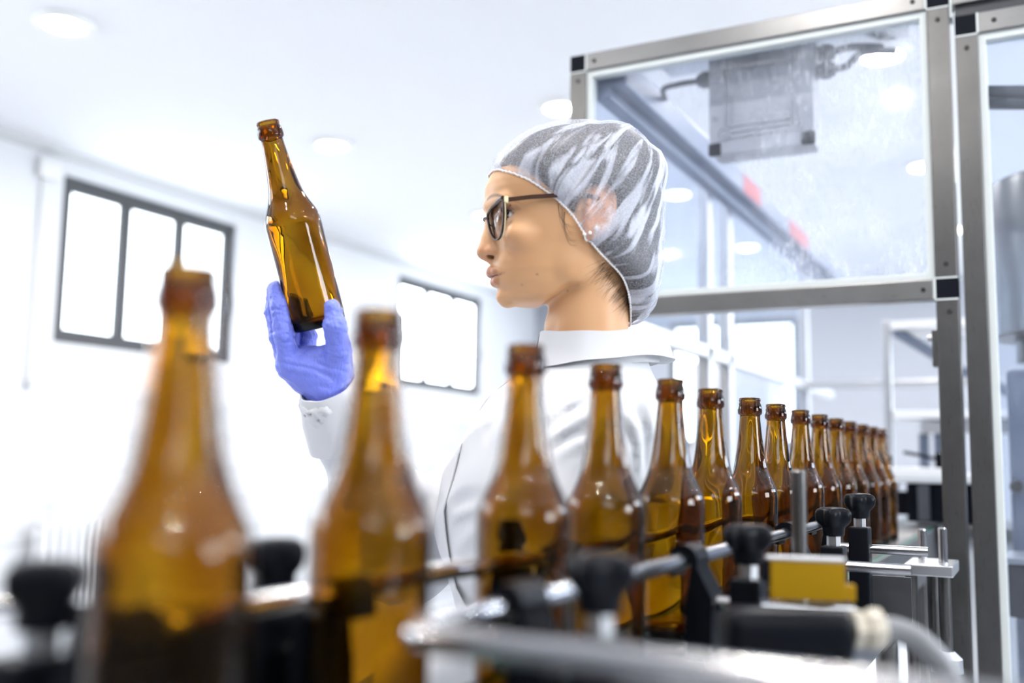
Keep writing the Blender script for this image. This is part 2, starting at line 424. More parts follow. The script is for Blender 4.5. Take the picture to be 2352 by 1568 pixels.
wn = [0]
def window(axis, fixed, s, e, z0, z1, n, side, fw=.06, glow='daylight'):
    """dark framed window of n panes; axis 1 runs along Y at X=fixed, axis 0 along X at Y=fixed; side = inward direction"""
    wn[0] += 1
    fr = MB(); lo, hi = fixed-side*.09, fixed-side*.03
    def add(mb, a, b, c, d, l=lo, h=hi, bev=.006):
        if axis == 1: mb.span((l, a, c), (h, b, d), bev)
        else: mb.span((a, l, c), (b, h, d), bev)
    add(fr, s, e, z0, z0+fw); add(fr, s, e, z1-fw, z1); add(fr, s, s+fw, z0+fw, z1-fw); add(fr, e-fw, e, z0+fw, z1-fw)
    w = (e-s-fw*(n+1))/n; panes = []
    for i in range(n):
        p0 = s+fw+i*(w+fw)
        panes.append((p0, p0+w))
        if i < n-1: add(fr, p0+w, p0+w+fw, z0+fw, z1-fw)
    o = struct('window_%d' % wn[0], fr, M['frame_dark'], smooth=False, fix=False)
    for p0, p1 in panes:
        g = MB(); add(g, p0-.004, p1+.004, z0+fw-.004, z1-fw+.004, fixed-side*.064, fixed-side*.058, 0)
        obj('pane', g, M[glow], o, smooth=False)
    if axis == 1:
        h = MB().span((fixed-.03, e-.075, z0+.35*(z1-z0)), (fixed+.01, e-.045, z0+.35*(z1-z0)+.13), .006)
        obj('window_handle', h, M['frame_dark'], o, smooth=False)
    return o
for k_, (s, e, a, b) in enumerate([LW[2], LW[3], LW[1], LW[0]]): window(1, XL, s, e, a, b, 3, 1, .085, 'daylight_glare' if k_ else 'daylight')
for s, e, a, b in FW: window(0, YF, s, e, a, b, 2, -1)
for s, e, a, b in BW: window(0, YB, s, e, a, b, 3, 1, .06, 'daylight_strong')
for s, e, a, b in RW: window(1, XR, s, e, a, b, 2, -1, .06, 'daylight_east')

# ceiling lights: a grid of flush round lamps
def ceiling_light(x, y, label, group=None):
    o = thing('ceiling_light', (x, y, ZC-.03), label, 'ceiling light', group)
    obj('rim', MB().lathe([(.100, ZC-.018), (.112, ZC-.022), (.118, ZC-.014), (.120, ZC-.0005), (.100, ZC-.0005), (.100, ZC-.018)], 48, (x, y, 0)), M['white_plastic'], o)
    obj('diffuser', MB().lathe([(.0001, ZC-.0215), (.06, ZC-.021), (.097, ZC-.016), (.0999, ZC-.0130)], 48, (x, y, 0)), M['lamp'], o)
    obj('led_core', MB().lathe([(.0001, ZC-.02175), (.025, ZC-.02172), (.036, ZC-.0217)], 20, (x, y, 0)), M['led'], o)  # small bright core added for stronger lamp glints on the glass
    return o
first = ceiling_light(-3.4, 2.53, 'round white ceiling light shining alone in the upper left corner', None)
GRID = [(-2.0, 4.25, 'round ceiling light just left of the steel machine guard, above the hairnet'), (-3.4, 4.25, 'round ceiling light over the held-up bottle and the gap between windows'),
        (-.52, 4.25, 'round ceiling light glaring through the upper end of the scratched guard panel'), (-.52, 6.0, 'round ceiling light seen lower through the scratched guard panel')]
for x, y, lab in GRID:
    c = copy_tree(first); c.location = (x, y, ZC-.03); c['label'] = lab
for x in (-3.4, -2.0, -.52, .95, 2.4):
    for y in (-.9, .8, 2.53, 4.25, 6.0, 7.75):
        if (x, y) == (-3.4, 2.53) or any((x, y) == g[:2] for g in GRID): continue
        c = copy_tree(first); c.location = (x, y, ZC-.03); c['label'] = 'round white ceiling light outside the framing of the photo'; c['group'] = 'ceiling lights out of the frame'

# conduit with a junction cap on the left wall
cx = XL+.03; p = on(90, 600, 0, cx)
o = thing('conduit', (cx, p[1], 1.5), 'thin pale conduit running down the white wall beside the window', 'pipe')
obj('pipe', MB().tube([(cx-.018, p[1], 1.53), (cx-.018, p[1], 2.70)], .010, 12), M['white_plastic'], o)
obj('cap_box', MB().box((cx-.002, p[1]+.02, 2.76), (.05, .13, .11), .01), M['white_plastic'], o)
obj('end_fitting', MB().tube([(cx-.005, p[1], 1.53), (cx-.005, p[1], 1.57)], .022, 12), M['trim'], o)

# radiator
yr = 3.62
o = thing('radiator', (XL+.10, yr+.4, .28), 'white ribbed radiator low on the tiled wall behind the big blurred bottle', 'radiator')
for i in range(14):
    y = yr+.03+i*.06
    obj('rib', MB().span((XL+.05, y-.018, .28), (XL+.15, y+.018, .80), .012), M['white_cabinet'], o)
rr = MB(); rr.tube([(XL+.1, yr-.02, .33), (XL+.1, yr+.85, .33)], .016, 12); rr.tube([(XL+.1, yr-.02, .74), (XL+.1, yr+.85, .74)], .016, 12)
obj('manifold', rr, M['white_cabinet'], o)
for q_ in (.1, .7): obj('wall_mount', MB().span((XL+.009, yr+q_, .6), (XL+.06, yr+q_+.03, .63)), M['white_cabinet'], o, smooth=False)

# ================================================================== CONVEYOR
BX, ZB = -.322, 1.02
cv = thing('conveyor', (BX, 2.0, 0), 'bottle conveyor with grey slat chain running under the row of amber bottles', 'conveyor')
belt = MB(); y = -.3
while y < 4.3:
    belt.span((BX-.044, y, ZB-.008), (BX+.044, y+.0365, ZB-.0002), .001); y += .0381
obj('slat_chain', belt, M['belt'], cv, smooth=False, fix=False)
for sx in (-1, 1):
    obj('wear_strip', MB().span((BX+sx*.046, -.3, ZB-.012), (BX+sx*.060, 4.3, ZB-.001), .001), M['green'], cv, smooth=False)
    obj('side_rail', MB().span((BX+sx*.061, -.3, ZB-.11), (BX+sx*.066, 4.3, ZB+.002), .001), M['dull_metal'], cv, smooth=False)
obj('bed', MB().span((BX-.06, -.3, ZB-.08), (BX+.06, 4.3, ZB-.02)), M['dark_plate'], cv, smooth=False)
for y in (.3, 1.5, 2.7, 3.9):
    for sx in (-1, 1):
        lg = MB().box((BX+sx*.045, y, (ZB-.11)/2), (.03, .03, ZB-.11), .002); lg.lathe([(.03, 0), (.03, .012), (.012, .02), (.012, .05)], 20, (BX+sx*.045, y, 0))
        obj('leg', lg, M['steel'], cv, smooth=False)

# guide rails
NX, FX, ZR = BX+.05, BX-.05, 1.106
def bend(c, r, a0, a1, n=10):
    return [(c[0]+r*math.cos(a0+(a1-a0)*i/n), c[1]+r*math.sin(a0+(a1-a0)*i/n), c[2]) for i in range(n+1)]
r_ = .022; yb = .402
near = [(NX, 1.46, ZR), (NX, 1.2, ZR), (NX, .8, ZR)] + [(NX, yb+r_+.02, ZR)] + bend((NX+r_, yb+r_, ZR), r_, pi, 1.5*pi) + [(NX+r_+.02, yb, ZR), (.30, yb, ZR)]
tag(obj('guide_rail', MB().tube(near, .0068, 20, round_end=True), M['chrome']), 'chrome guide rod on the camera side, bent round across the foreground', 'guide rail')
yb2 = .345
far = [(FX, 2.94, ZR+.004), (FX, 2.0, ZR+.004), (FX, .7, ZR+.004), (FX, yb2+r_+.02, ZR+.004)] + bend((FX-r_, yb2+r_, ZR+.004), r_, 0, -.5*pi) + [(FX-r_-.02, yb2, ZR+.004), (-.75, yb2, ZR+.004)]
tag(obj('guide_rail', MB().tube(far, .0068, 20, round_end=True), M['chrome']), "chrome guide rod behind the bottles, on the woman's side, turning away at left", 'guide rail')

# clamp: hook on the rail, cross rod, block, hex nut and star knob
def knob_mesh(x, y, z):
    prof = [(.0001, .000), (.0118, .000), (.0126, .0012), (.0128, .008), (.0140, .0105), (.0172, .0135), (.0196, .0170), (.0204, .0205), (.0205, .0250), (.0196, .0282), (.0176, .0304), (.0130, .0322), (.0001, .0332)]
    k0 = [0, 0, 0, .15, .4, .8, 1, 1, 1, .95, .8, .5, 0]
    def fn(a, i): return 1+k0[i]*(.15*math.cos(4*a)-.13)
    return MB().lathe(prof, 56, (x, y, z), fn=fn)
def clamp(y, sx, label, tall=0.0, rod=.085, group=None):
    rx = NX if sx > 0 else FX
    bx = rx+sx*.052; zr = 1.071+tall*.5
    o = thing('rail_clamp', (bx, y, .985), label, 'clamp', group)
    h = MB()                                            # hooked jaw over the rail
    ang = [(.0135*math.cos(a), .0135*math.sin(a)) for a in np.linspace(-.35, pi*.98, 12)]
    outer = [(rx+sx*p, ZR+q) for p, q in ang] + [(rx-sx*.0135, ZR-.012), (rx-sx*.0085, ZR-.014), (rx-sx*.0075, ZR-.002)] + [(rx+sx*.0074*math.cos(a), ZR+.0074*math.sin(a)) for a in np.linspace(pi, 0, 8)] + [(rx+sx*.0075, ZR-.006), (rx+sx*.002, ZR-.04), (rx+sx*.003, ZR-.079), (rx+sx*.024, ZR-.079), (rx+sx*.026, ZR-.03)]
    h.prism([(a, b) for a, b in outer], y-.017, y+.017, 1)
    obj('hook', h, M['black'], o, angle=40)
    obj('cross_rod', MB().tube([(rx+sx*.008, y, zr), (bx+sx*rod, y, zr)], .0062, 18, round_end=False), M['chrome'], o)
    zt = 1.0935+tall
    b = MB().box((bx, y, (zt+.985)/2), (.026, .030 if sx > 0 else .046, zt-.985), .0028, seg=3)
    obj('block', b, M['black'], o, angle=40)
    obj('hex_nut', MB().lathe([(.0001, zt-.0005), (.0075, zt-.0005), (.008, zt+.0005), (.008, zt+.011), (.0075, zt+.012), (.0001, zt+.012)], 6, (bx, y, 0)), M['aluminium'], o, smooth=False)
    kn = knob_mesh(bx, y, zt+.0121)
    obj('knob', kn, M['black'], o, angle=50)
    return o
clamp(.525, 1, 'black clamp with star knob nearest the bend of the camera-side rod')
clamp(.845, 1, 'black star-knob clamp just before the yellow plate on the camera-side rod')
clamp(1.235, 1, 'sharp black star-knob clamp with shorter hex nut directly behind the yellow plate')
clamp(1.43, 1, 'taller black star-knob clamp, last and furthest along the camera-side rod', .012)
clamp(.327, -1, 'black knob clamp at the far left, left of the biggest bottle', 0, .014)
clamp(.492, -1, 'black knob clamp behind the rods between the two biggest bottles', 0, .014)
clamp(.80, -1, 'black knob clamp seen through the third bottle of the row', 0, .014)

# ================================================================== BOTTLES
def dense(p, n=3):
    # Catmull-Rom through the profile so the shoulder stays round
    q = []
    for i in range(len(p)-1):
        a = np.array(p[max(i-1, 0)]); b = np.array(p[i]); c = np.array(p[i+1]); d = np.array(p[min(i+2, len(p)-1)])
        for k in range(n):
            t = k/n; q.append(tuple(.5*((2*b)+(-a+c)*t+(2*a-5*b+4*c-d)*t*t+(-a+3*b-3*c+d)*t**3)))
    q.append(p[-1]); return [(max(0, x), y) for x, y in q]
mid = dense([(.0135, .2486), (.0136, .2474), (.0131, .2458), (.0128, .2448), (.0131, .2438), (.0140, .2415), (.0148, .2380), (.0151, .2345), (.0150, .2318), (.0143, .2298), (.0131, .2288), (.0127, .2278), (.0130, .220), (.0150, .200), (.0176, .180), (.0196, .168), (.0214, .161), (.0245, .1525), (.0280, .1450), (.0308, .1385), (.0324, .132), (.0329, .126), (.03295, .1225), (.0329, .1195), (.0328, .110), (.0328, .080), (.0328, .050), (.0329, .030), (.0330, .020), (.0330, .010), (.0322, .004), (.030, .0012), (.027, .0002), (.0245, .0006), (.018, .004), (.010, .0062), (.0, .0068)], 3)
inner = dense([(0, .0115), (.012, .011), (.022, .009), (.0275, .009), (.0295, .012), (.0302, .018), (.0303, .035), (.0303, .08), (.0303, .124), (.0298, .131), (.0281, .138), (.0252, .1445), (.0217, .152), (.0188, .160), (.0170, .168), (.0150, .180), (.0125, .200), (.0105, .220), (.0100, .232), (.0098, .247), (.0103, .2494), (.0113, .2502)], 3)
bprof = inner + [(.0125, .2500), (.0131, .2494)] + mid
BM = MB().lathe(bprof, 56)
bm_v = np.array(BM.v)
me_b = bpy.data.meshes.new('amber_bottle'); me_b.from_pydata(BM.v, [], BM.f)
bm = bmesh.new(); bm.from_mesh(me_b); bmesh.ops.remove_doubles(bm, verts=bm.verts[:], dist=2e-6); bmesh.ops.dissolve_degenerate(bm, dist=1e-7, edges=bm.edges[:]); bmesh.ops.recalc_face_normals(bm, faces=bm.faces[:])
# slight waviness of moulded glass
for w in bm.verts:
    a = math.atan2(w.co.y, w.co.x); r = math.hypot(w.co.x, w.co.y)
    if .03 < w.co.z < .225 and r > .006:
        inn = 1.0 if r < np.interp(w.co.z, [.03, .125, .14, .16, .2, .225], [.0315, .0315, .028, .0198, .0138, .0115]) else .12
        d = inn*(.00032*math.sin(3*a+w.co.z*45)+.00028*math.sin(5*a-w.co.z*70+1)+.0002*math.sin(2*a+w.co.z*120))
        w.co.x *= 1+d/r; w.co.y *= 1+d/r
bm.to_mesh(me_b); bm.free(); me_b.shade_smooth(); me_b.materials.append(M['amber'])
ordn = ['first', 'second', 'third', 'fourth', 'fifth', 'sixth', 'seventh', 'eighth', 'ninth', 'tenth', 'eleventh', 'twelfth', 'thirteenth', 'fourteenth', 'last']
extra = ['largest and blurriest', 'large blurred', 'blurred', 'softly blurred', 'slightly blurred', 'sharp', 'sharp', 'sharp', 'small', 'small', 'small', 'small distant', 'small distant', 'small distant', 'smallest, furthest']
BY = [.309, .449, .629, .778, .945, 1.082, 1.252, 1.392, 1.552, 1.702, 1.852, 1.992, 2.146, 2.281, 2.415]
for i, y in enumerate(BY):
    o = link('amber_bottle', me_b, None); o.location = (BX, y, ZB)
    o.rotation_euler.z = rnd.uniform(0, 6.28)
    tag(o, '%s empty amber glass bottle, %s in the conveyor row from the front' % (extra[i], ordn[i]), 'bottle', 'amber bottles on the conveyor')
# the bottle she holds up
hb = at(735, 752, 1.197); ht = at(617, 290, 1.172)
axis = nrm(ht-hb)
o = link('amber_bottle', me_b, None)
q = Vector(axis).to_track_quat('Z', 'Y'); o.rotation_mode = 'QUATERNION'; o.rotation_quaternion = q; o.location = Vector(hb)
tag(o, 'tilted empty amber glass bottle held up in a blue gloved hand', 'bottle')

# ================================================================== MACHINE GUARDS
Y0, Y1 = 1.91, 1.948
def screw(parent, x, z, y=Y0):
    s_ = MB().lathe([(.0001, -.0015), (.0022, -.0015), (.0030, -.0022), (.0042, -.0020), (.0046, -.0008), (.0046, .0006)], 16, (x, y, z), 'y')
    s_.v = [(a, 2*y-b if False else b, c) for a, b, c in s_.v]
    return obj('screw', s_, M['screw'], parent)
def corner(parent, x0, x1, z0, z1):
    obj('corner_block', MB().span((x0, Y0+.0006, z0), (x1, Y1, z1), .0015), M['corner_black'], parent, smooth=False)
def sleeve_edge(parent, x0, x1, z0, z1):
    obj('end_trim', MB().span((x0, Y0-.0008, z0), (x1, Y1, z1), .0006), M['gasket'], parent, smooth=False)

# guard 1: the framed, scratched panel over the bottle lane
g1 = thing('machine_guard', (-.5, Y0, 0), 'stainless steel machine guard with black corner blocks and a scratched clear panel above the bottles', 'machine guard')
xl0, xl1, xr0, xr1 = -.879, -.842, -.155, -.117
zt0, zt1, zl0, zl1 = 2.029, 2.067, 1.485, 1.522
obj('post', MB().span((xl0, Y0, zl1), (xl1, Y1, zt0), .002), M['steel'], g1, smooth=False)
obj('post', MB().span((xl0, Y0, 0), (xl1, Y1, zl0), .002), M['steel'], g1, smooth=False)
obj('post', MB().span((xr0, Y0, zl1), (xr1, Y1, zt0), .002), M['steel'], g1, smooth=False)
obj('post', MB().span((xr0, Y0, 0), (xr1, Y1, zl0), .002), M['steel'], g1, smooth=False)
obj('beam', MB().span((xl1+.002, Y0, zt0), (xr0-.002, Y1, zt1), .002), M['steel_h'], g1, smooth=False)
obj('beam', MB().span((xl1+.002, Y0, zl0), (xr0-.002, Y1, zl1), .002), M['steel_h'], g1, smooth=False)
for x0, x1 in ((xl0, xl1), (xr0, xr1)):
    corner(g1, x0, x1, zt0, zt1); corner(g1, x0, x1, zl0, zl1)
for a in ((xl1-.001, xl1+.0025, zt0, zt1), (xr0-.0025, xr0+.001, zt0, zt1), (xr0-.0025, xr0+.001, zl0, zl1), (xl0, xl1, zt0-.0025, zt0+.0005), (xr0, xr1, zt0-.0025, zt0+.0005), (xr0, xr1, zl0-.0025, zl0+.0005), (xr0, xr1, zl1-.0005, zl1+.0025)):
    sleeve_edge(g1, *a)
for x, z in ((-.822, 2.048), (-.178, 2.048), (-.860, 2.008), (-.136, 2.005), (-.136, 1.548), (-.175, 1.503), (-.133, 1.462), (-.82, 1.503)): screw(g1, x, z)
gk = MB(); gy0, gy1 = Y0+.006, Y1-.004; gw = .013
gk.span((xl1, gy0, zl1), (xl1+gw, gy1, zt0), .001); gk.span((xr0-gw, gy0, zl1), (xr0, gy1, zt0), .001)
gk.span((xl1, gy0+.0005, zt0-gw), (xr0, gy1-.0005, zt0), .001); gk.span((xl1, gy0+.0005, zl1), (xr0, gy1-.0005, zl1+gw), .001)
obj('gasket', gk, M['gasket'], g1, smooth=False)
p = obj('clear_panel', MB().span((xl1+.008, Y0+.022, zl1+.006), (xr0-.008, Y0+.027, zt0-.006)), M['poly'], g1, smooth=False)
# hinge plate on the inner side of the lower right post
hp = MB().span((xr0-.009, Y0+.004, 1.365), (xr0+.0005, Y0+.034, 1.430), .001); obj('hinge_plate', hp, M['steel'], g1, smooth=False)
obj('hinge_bolt', MB().lathe([(.0001, -.008), (.0055, -.008), (.006, -.007), (.006, 0)], 16, (xr0-.009, Y0+.014, 1.417), 'x'), M['aluminium'], g1)
# side frame of the guard running away along the lane
for y in (2.837, 3.059, 4.239):
    obj('side_post', MB().span((xl0, y-.02, 0), (xl0+.038, y+.02, 2.06), .002), M['aluminium'], g1, smooth=False)
obj('side_beam', MB().span((xl0, Y1+.001, 1.49), (xl0+.038, 4.8, 1.525), .002), M['aluminium'], g1, smooth=False)
obj('side_beam', MB().span((xl0, 2.86, .93), (xl0+.038, 4.8, .965), .002), M['aluminium'], g1, smooth=False)
obj('side_panel', MB().span((xl0+.016, Y1+.02, 1.53), (xl0+.020, 4.22, 2.0)), M['poly_plain'], g1, smooth=False)
obj('side_panel', MB().span((xl0+.016, 3.08, .97), (xl0+.020, 4.22, 1.485)), M['poly_plain'], g1, smooth=False)
obj('cross_bar', MB().span((xl0+.04, 4.22, 1.495), (-.1, 4.26, 1.525), .003), M['aluminium'], g1, smooth=False)

# cable duct: blue grey beam with two red patches, running back from the upper left corner
cd = thing('cable_duct', (-.84, 3.4, 2.06), 'long blue grey duct with red patches sloping away behind the scratched panel', 'cable duct')
du = MB(); du.span((-.835, Y1+.004, 2.000), (-.765, 5.0, 2.066), .006); du.span((-.838, Y1+.004, 1.975), (-.800, 5.0, 2.002), .004)
obj('duct_body', du, M['blue_grey'], cd, smooth=False)
for a, b in ((2.93, 3.14), (3.56, 3.88)):
    obj('red_patch', MB().span((-.7655, a, 2.004), (-.764, b, 2.062)), M['red'], cd, smooth=False)

# guard 2: right-hand guard, a little lower
g2 = thing('machine_guard', (.2, Y0, 0), 'stainless guard at the right edge with a tall clear door over a steel tank', 'machine guard')
xa0, xa1, za0, za1 = -.108, -.071, 1.967, 2.005
obj('post', MB().span((xa0, Y0, 0), (xa1, Y1, za0), .002), M['steel'], g2, smooth=False)
obj('post', MB().span((.56, Y0, 0), (.597, Y1, za0), .002), M['steel'], g2, smooth=False)
obj('beam', MB().span((xa1+.002, Y0, za0), (.558, Y1, za1), .002), M['steel_h'], g2, smooth=False)
corner(g2, xa0, xa1, za0, za1); corner(g2, .56, .597, za0, za1)
sleeve_edge(g2, xa1-.001, xa1+.0025, za0, za1); sleeve_edge(g2, xa0, xa1, za0-.0025, za0+.0005)
for x, z in ((-.043, 1.986), (-.089, 1.942)): screw(g2, x, z)
obj('gasket', MB().span((xa1, Y0+.006, .4), (xa1+.013, Y1-.004, za0), .001).span((xa1, Y0+.0065, za0-.013), (.56, Y1-.0045, za0), .001), M['gasket'], g2, smooth=False)
obj('clear_door', MB().span((xa1+.008, Y0+.022, .4), (.555, Y0+.027, za0-.006)), M['poly_plain'], g2, smooth=False)
# header beam behind, above guard 2, with a dark strip for its shaded gap
hd = thing('header_beam', (.25, Y0, 2.02), 'stainless header beam above the right guard, cut by the top edge', 'beam')
obj('beam', MB().span((-.112, Y0+.002, 2.0285), (.6, Y1, 2.067), .002), M['steel_h'], hd, smooth=False)
obj('channel', MB().span((-.108, Y0+.012, 2.0055), (.6, Y1, 2.028)), M['dark_plate'], hd, smooth=False)
for x in (-.095,): screw(hd, x, 2.047, Y0+.002)
obj('end_trim', MB().span((-.1155, Y0+.0015, 2.005), (-.112, Y1, 2.067), .0006), M['gasket'], hd, smooth=False)

# junction box hanging behind the scratched panel
jb = thing('junction_box', (-.49, 2.06, 1.83), 'grey plastic junction box with black corner caps hung behind the scratched panel', 'junction box')
jx0, jx1, jz0, jz1, jy0, jy1 = -.600, -.380, 1.835, 2.066, 2.012, 2.095
body = MB().span((jx0, jy0+.022, jz0), (jx1, jy1, jz1), .014); obj('body', body, M['grey_plastic'], jb, angle=50)
lid = MB().span((jx0, jy0, jz0), (jx1, jy0+.020, jz1), .007)
for k, xx in ((0, jx0+.035), (1, jx0+.047), (2, jx1-.047), (3, jx1-.035)): lid.span((xx-.0022, jy0-.0036, jz0+.055), (xx+.0022, jy0+.003, jz1-.012), .001)
for k in range(3): lid.span((jx0+.046, jy0-.0036, jz0+.032+k*.012), (jx1-.046, jy0+.003, jz0+.038+k*.012), .001)
for xx in (jx0+.034, jx1-.034):
    lid.lathe([(.014, jy0+.002), (.014, jy0-.0045), (.011, jy0-.005), (.010, jy0-.0015), (.006, jy0-.0015), (.005, jy0-.004), (.0001, jy0-.004)], 28, (xx, 0, jz0+.043), 'y')
lid.lathe([(.024, jy0+.002), (.0235, jy0-.001), (.019, jy0-.0012), (.012, jy0+.0004), (.004, jy0+.0004), (.0035, jy0-.004), (.0001, jy0-.004)], 32, ((jx0+jx1)/2, 0, jz0+.155), 'y')
for xx, zz in ((jx0+.014, .08), (jx0+.014, .14), (jx1-.014, .09), (jx1-.014, .15)):
    lid.lathe([(.005, jy0+.002), (.005, jy0-.003), (.0032, jy0-.003), (.003, jy0-.001), (.0001, jy0-.001)], 16, (xx, 0, jz0+zz), 'y')
lid.lathe([(.005, jy0+.002), (.005, jy0-.003), (.0032, jy0-.003), (.003, jy0-.001), (.0001, jy0-.001)], 16, ((jx0+jx1)/2-.004, 0, jz0+.016), 'y')
obj('lid', lid, M['grey_plastic'], jb, angle=40)
for xx in (jx0, jx1-.027):
    obj('corner_cap', MB().span((xx-.001, jy0-.0025, jz0-.001), (xx+.028, jy0+.012, jz0+.027), .006), M['corner_black'], jb, angle=50)
def gland(x, z, sx):
    k = MB(); k.lathe([(.0001, 0), (.016, 0), (.016, sx*.010), (.0185, sx*.011), (.0185, sx*.024), (.0155, sx*.030), (.0125, sx*.036), (.0001, sx*.036)], 10, (x, 2.056, z), 'x'); obj('cable_gland', k, M['dark_cable'], jb, smooth=False)
gland(jx0, 2.022, -1); gland(jx1, 2.0, 1); gland(jx1, 2.037, 1)
def cable(name, pts, r, m, label, cat='cable', parent=None):
    P = [np.array(p, float) for p in pts]; Q = []
    for i in range(len(P)-1):
        a, b, c, d = P[max(i-1, 0)], P[i], P[i+1], P[min(i+2, len(P)-1)]
        for k in range(8):
            t = k/8; Q.append(.5*((2*b)+(-a+c)*t+(2*a-5*b+4*c-d)*t*t+(-a+3*b-3*c+d)*t**3))
    Q.append(P[-1]); mb = MB().tube(Q, r, 14)
    return obj(name, mb, m, parent)
cable('cable', [(jx0-.036, 2.056, 2.022), (jx0-.08, 2.06, 2.024), (jx0-.13, 2.10, 2.035), (jx0-.16, 2.2, 2.05)], .0065, M['dark_cable'], '', parent=jb)
cable('cable', [(jx1+.036, 2.056, 2.0), (jx1+.06, 2.06, 2.004), (jx1+.09, 2.08, 2.035), (jx1+.14, 2.15, 2.055)], .0075, M['dark_cable'], '', parent=jb)
cable('cable', [(jx1+.036, 2.056, 2.037), (jx1+.07, 2.06, 2.042), (jx1+.12, 2.12, 2.056)], .0075, M['dark_cable'], '', parent=jb)
# roof sheet of guard 1 that the box hangs from
obj('roof_strip', MB().span((-.72, Y1+.002, 2.067), (-.2, 2.12, 2.071)), M['aluminium'], g1, smooth=False)

# steel tank, bracket and fittings behind the right-hand door
tk = thing('steel_tank', (.12, 2.6, 0), 'brushed stainless tank hood hanging behind the clear door at the right edge', 'tank')
obj('hood', MB().lathe([(.0001, 1.474), (.20, 1.474), (.205, 1.478), (.205, 1.80), (.20, 1.82), (.0001, 1.822)], 64, (.118, 2.50, 0)), M['steel'], tk, angle=30)
obj('outlet', MB().tube([(-.02, 2.50, 1.475), (-.02, 2.50, 1.42)], .02, 24), M['steel'], tk)
obj('pedestal', MB().span((-.06, 2.42, 0), (.30, 2.60, 1.40), .01), M['blue_grey'], tk, smooth=False)
obj('column', MB().tube([(.118, 2.5, 1.39), (.118, 2.5, 1.48)], .06, 24), M['steel'], tk)
obj('clamp_knob', MB().lathe([(.0001, -.03), (.010, -.03), (.014, -.024), (.014, -.012), (.008, -.008), (.008, 0)], 20, (-.048, 2.42, 1.148), 'y'), M['screw'], tk)
bx_ = thing('control_box', (.05, 2.2, .9), 'black control box low behind the clear door at the right edge', 'box')
obj('case', MB().span((-.065, 2.20, .90), (.25, 2.36, 1.0), .004), M['corner_black'], bx_, smooth=False)
obj('top_tray', MB().span((-.068, 2.195, 1.002), (.25, 2.38, 1.014), .002), M['aluminium'], bx_, smooth=False)
obj('stand', MB().span((.0, 2.24, 0), (.2, 2.34, .9), .002), M['dull_metal'], bx_, smooth=False)
hn = thing('door_handle_bar', (.05, 2.0, 1.85), 'dark blue black bar with end latch slanting behind the right-hand clear door', 'bar')
hb_ = MB(); hb_.box((.055, 2.0, 1.865), (.24, .03, .020), .003, Matrix.Rotation(math.radians(9), 3, 'Y')); hb_.box((.055, 2.0, 1.843), (.24, .02, .016), .003, Matrix.Rotation(math.radians(9), 3, 'Y'))
obj('bar', hb_, M['dark_plate'], hn, angle=40)
obj('latch', MB().box((.055, 2.0, 1.822), (.10, .024, .020), .004, Matrix.Rotation(math.radians(9), 3, 'Y')), M['corner_black'], hn, angle=40)
obj('hanger', MB().span((.15, 1.99, 1.84), (.17, 2.01, 2.066), .002), M['dark_plate'], hn, smooth=False)

# ================================================================== MACHINE BEHIND THE LANE
mc = thing('bottling_machine', (-.33, 3.1, 0), 'blurred white topped machine with black blocks beyond the last bottles', 'machine')
obj('top_plate', MB().span((-.405, 2.98, 1.140), (-.16, 3.3, 1.168), .006).span((-.375, 3.0, 1.168), (-.2, 3.28, 1.182), .006), M['white_cabinet'], mc, smooth=False)
obj('drive_block', MB().span((-.335, 3.0, 1.032), (-.16, 3.25, 1.139), .004), M['corner_black'], mc, smooth=False)
obj('motor', MB().span((-.365, 3.02, 1.050), (-.336, 3.1, 1.115), .004).lathe([(.0001, 0), (.018, 0), (.018, .03), (.0001, .03)], 20, (-.38, 3.06, 1.112)), M['black'], mc, smooth=False)
obj('grey_block', MB().span((-.305, 2.985, 1.036), (-.275, 3.0, 1.138), .002), M['dull_metal'], mc, smooth=False)
obj('base_plate', MB().span((-.245, 2.9, 1.0), (.0, 3.4, 1.031), .004), M['steel_h'], mc, smooth=False)
obj('plinth', MB().span((-.24, 2.95, 0), (-.02, 3.35, .999), .004), M['white_cabinet'], mc, smooth=False)
obj('sensor_arm', MB().tube([(-.345, 3.05, 1.225), (-.30, 3.05, 1.217), (-.255, 3.05, 1.205)], .005, 10).span((-.262, 3.03, 1.182), (-.20, 3.07, 1.225), .006), M['black'], mc, smooth=False)
obj('spool_post', MB().tube([(-.385, 3.03, 1.182), (-.385, 3.03, 1.215)], .012, 14), M['black'], mc)
rk = thing('rack_frame', (-.2, 3.45, 0), 'pale tube frame with white shelves blurred behind the last bottles', 'rack')
for x, z1 in ((-.428, 1.655), (.05, 1.655)): obj('post', MB().span((x-.012, 3.40, 0), (x+.012, 3.43, z1), .002), M['aluminium'], rk, smooth=False)
for z in (1.641, 1.352): obj('shelf', MB().span((-.415, 3.40, z-.016), (.04, 3.66, z+.010), .003), M['white_cabinet'], rk, smooth=False)
obj('shelf', MB().span((-.34, 3.44, 1.29), (.04, 3.66, 1.325), .003), M['aluminium'], rk, smooth=False)
obj('diagonal_brace', MB().tube([(-.405, 3.45, 1.625), (-.22, 3.6, 1.50), (.02, 3.64, 1.38)], .018, 10), M['blue_grey'], rk)  # reflection of the duct, modelled as a solid tube
for x in (-.30, -.345): obj('hanging_panel', MB().span((x, 3.46, 1.06), (x+.03, 3.50, 1.289), .003), M['blue_grey'], rk, smooth=False)
kl = thing('electrical_cabinet', (-1.9, 7.6, 0), 'tall pale cabinet blurred beyond the guard posts', 'cabinet')
obj('body', MB().span((-2.35, 7.4, 0), (-1.75, 7.9, 1.95), .01), M['white_cabinet'], kl, smooth=False)
obj('door', MB().span((-2.33, 7.385, .06), (-1.77, 7.4, 1.93), .004), M['aluminium'], kl, smooth=False)

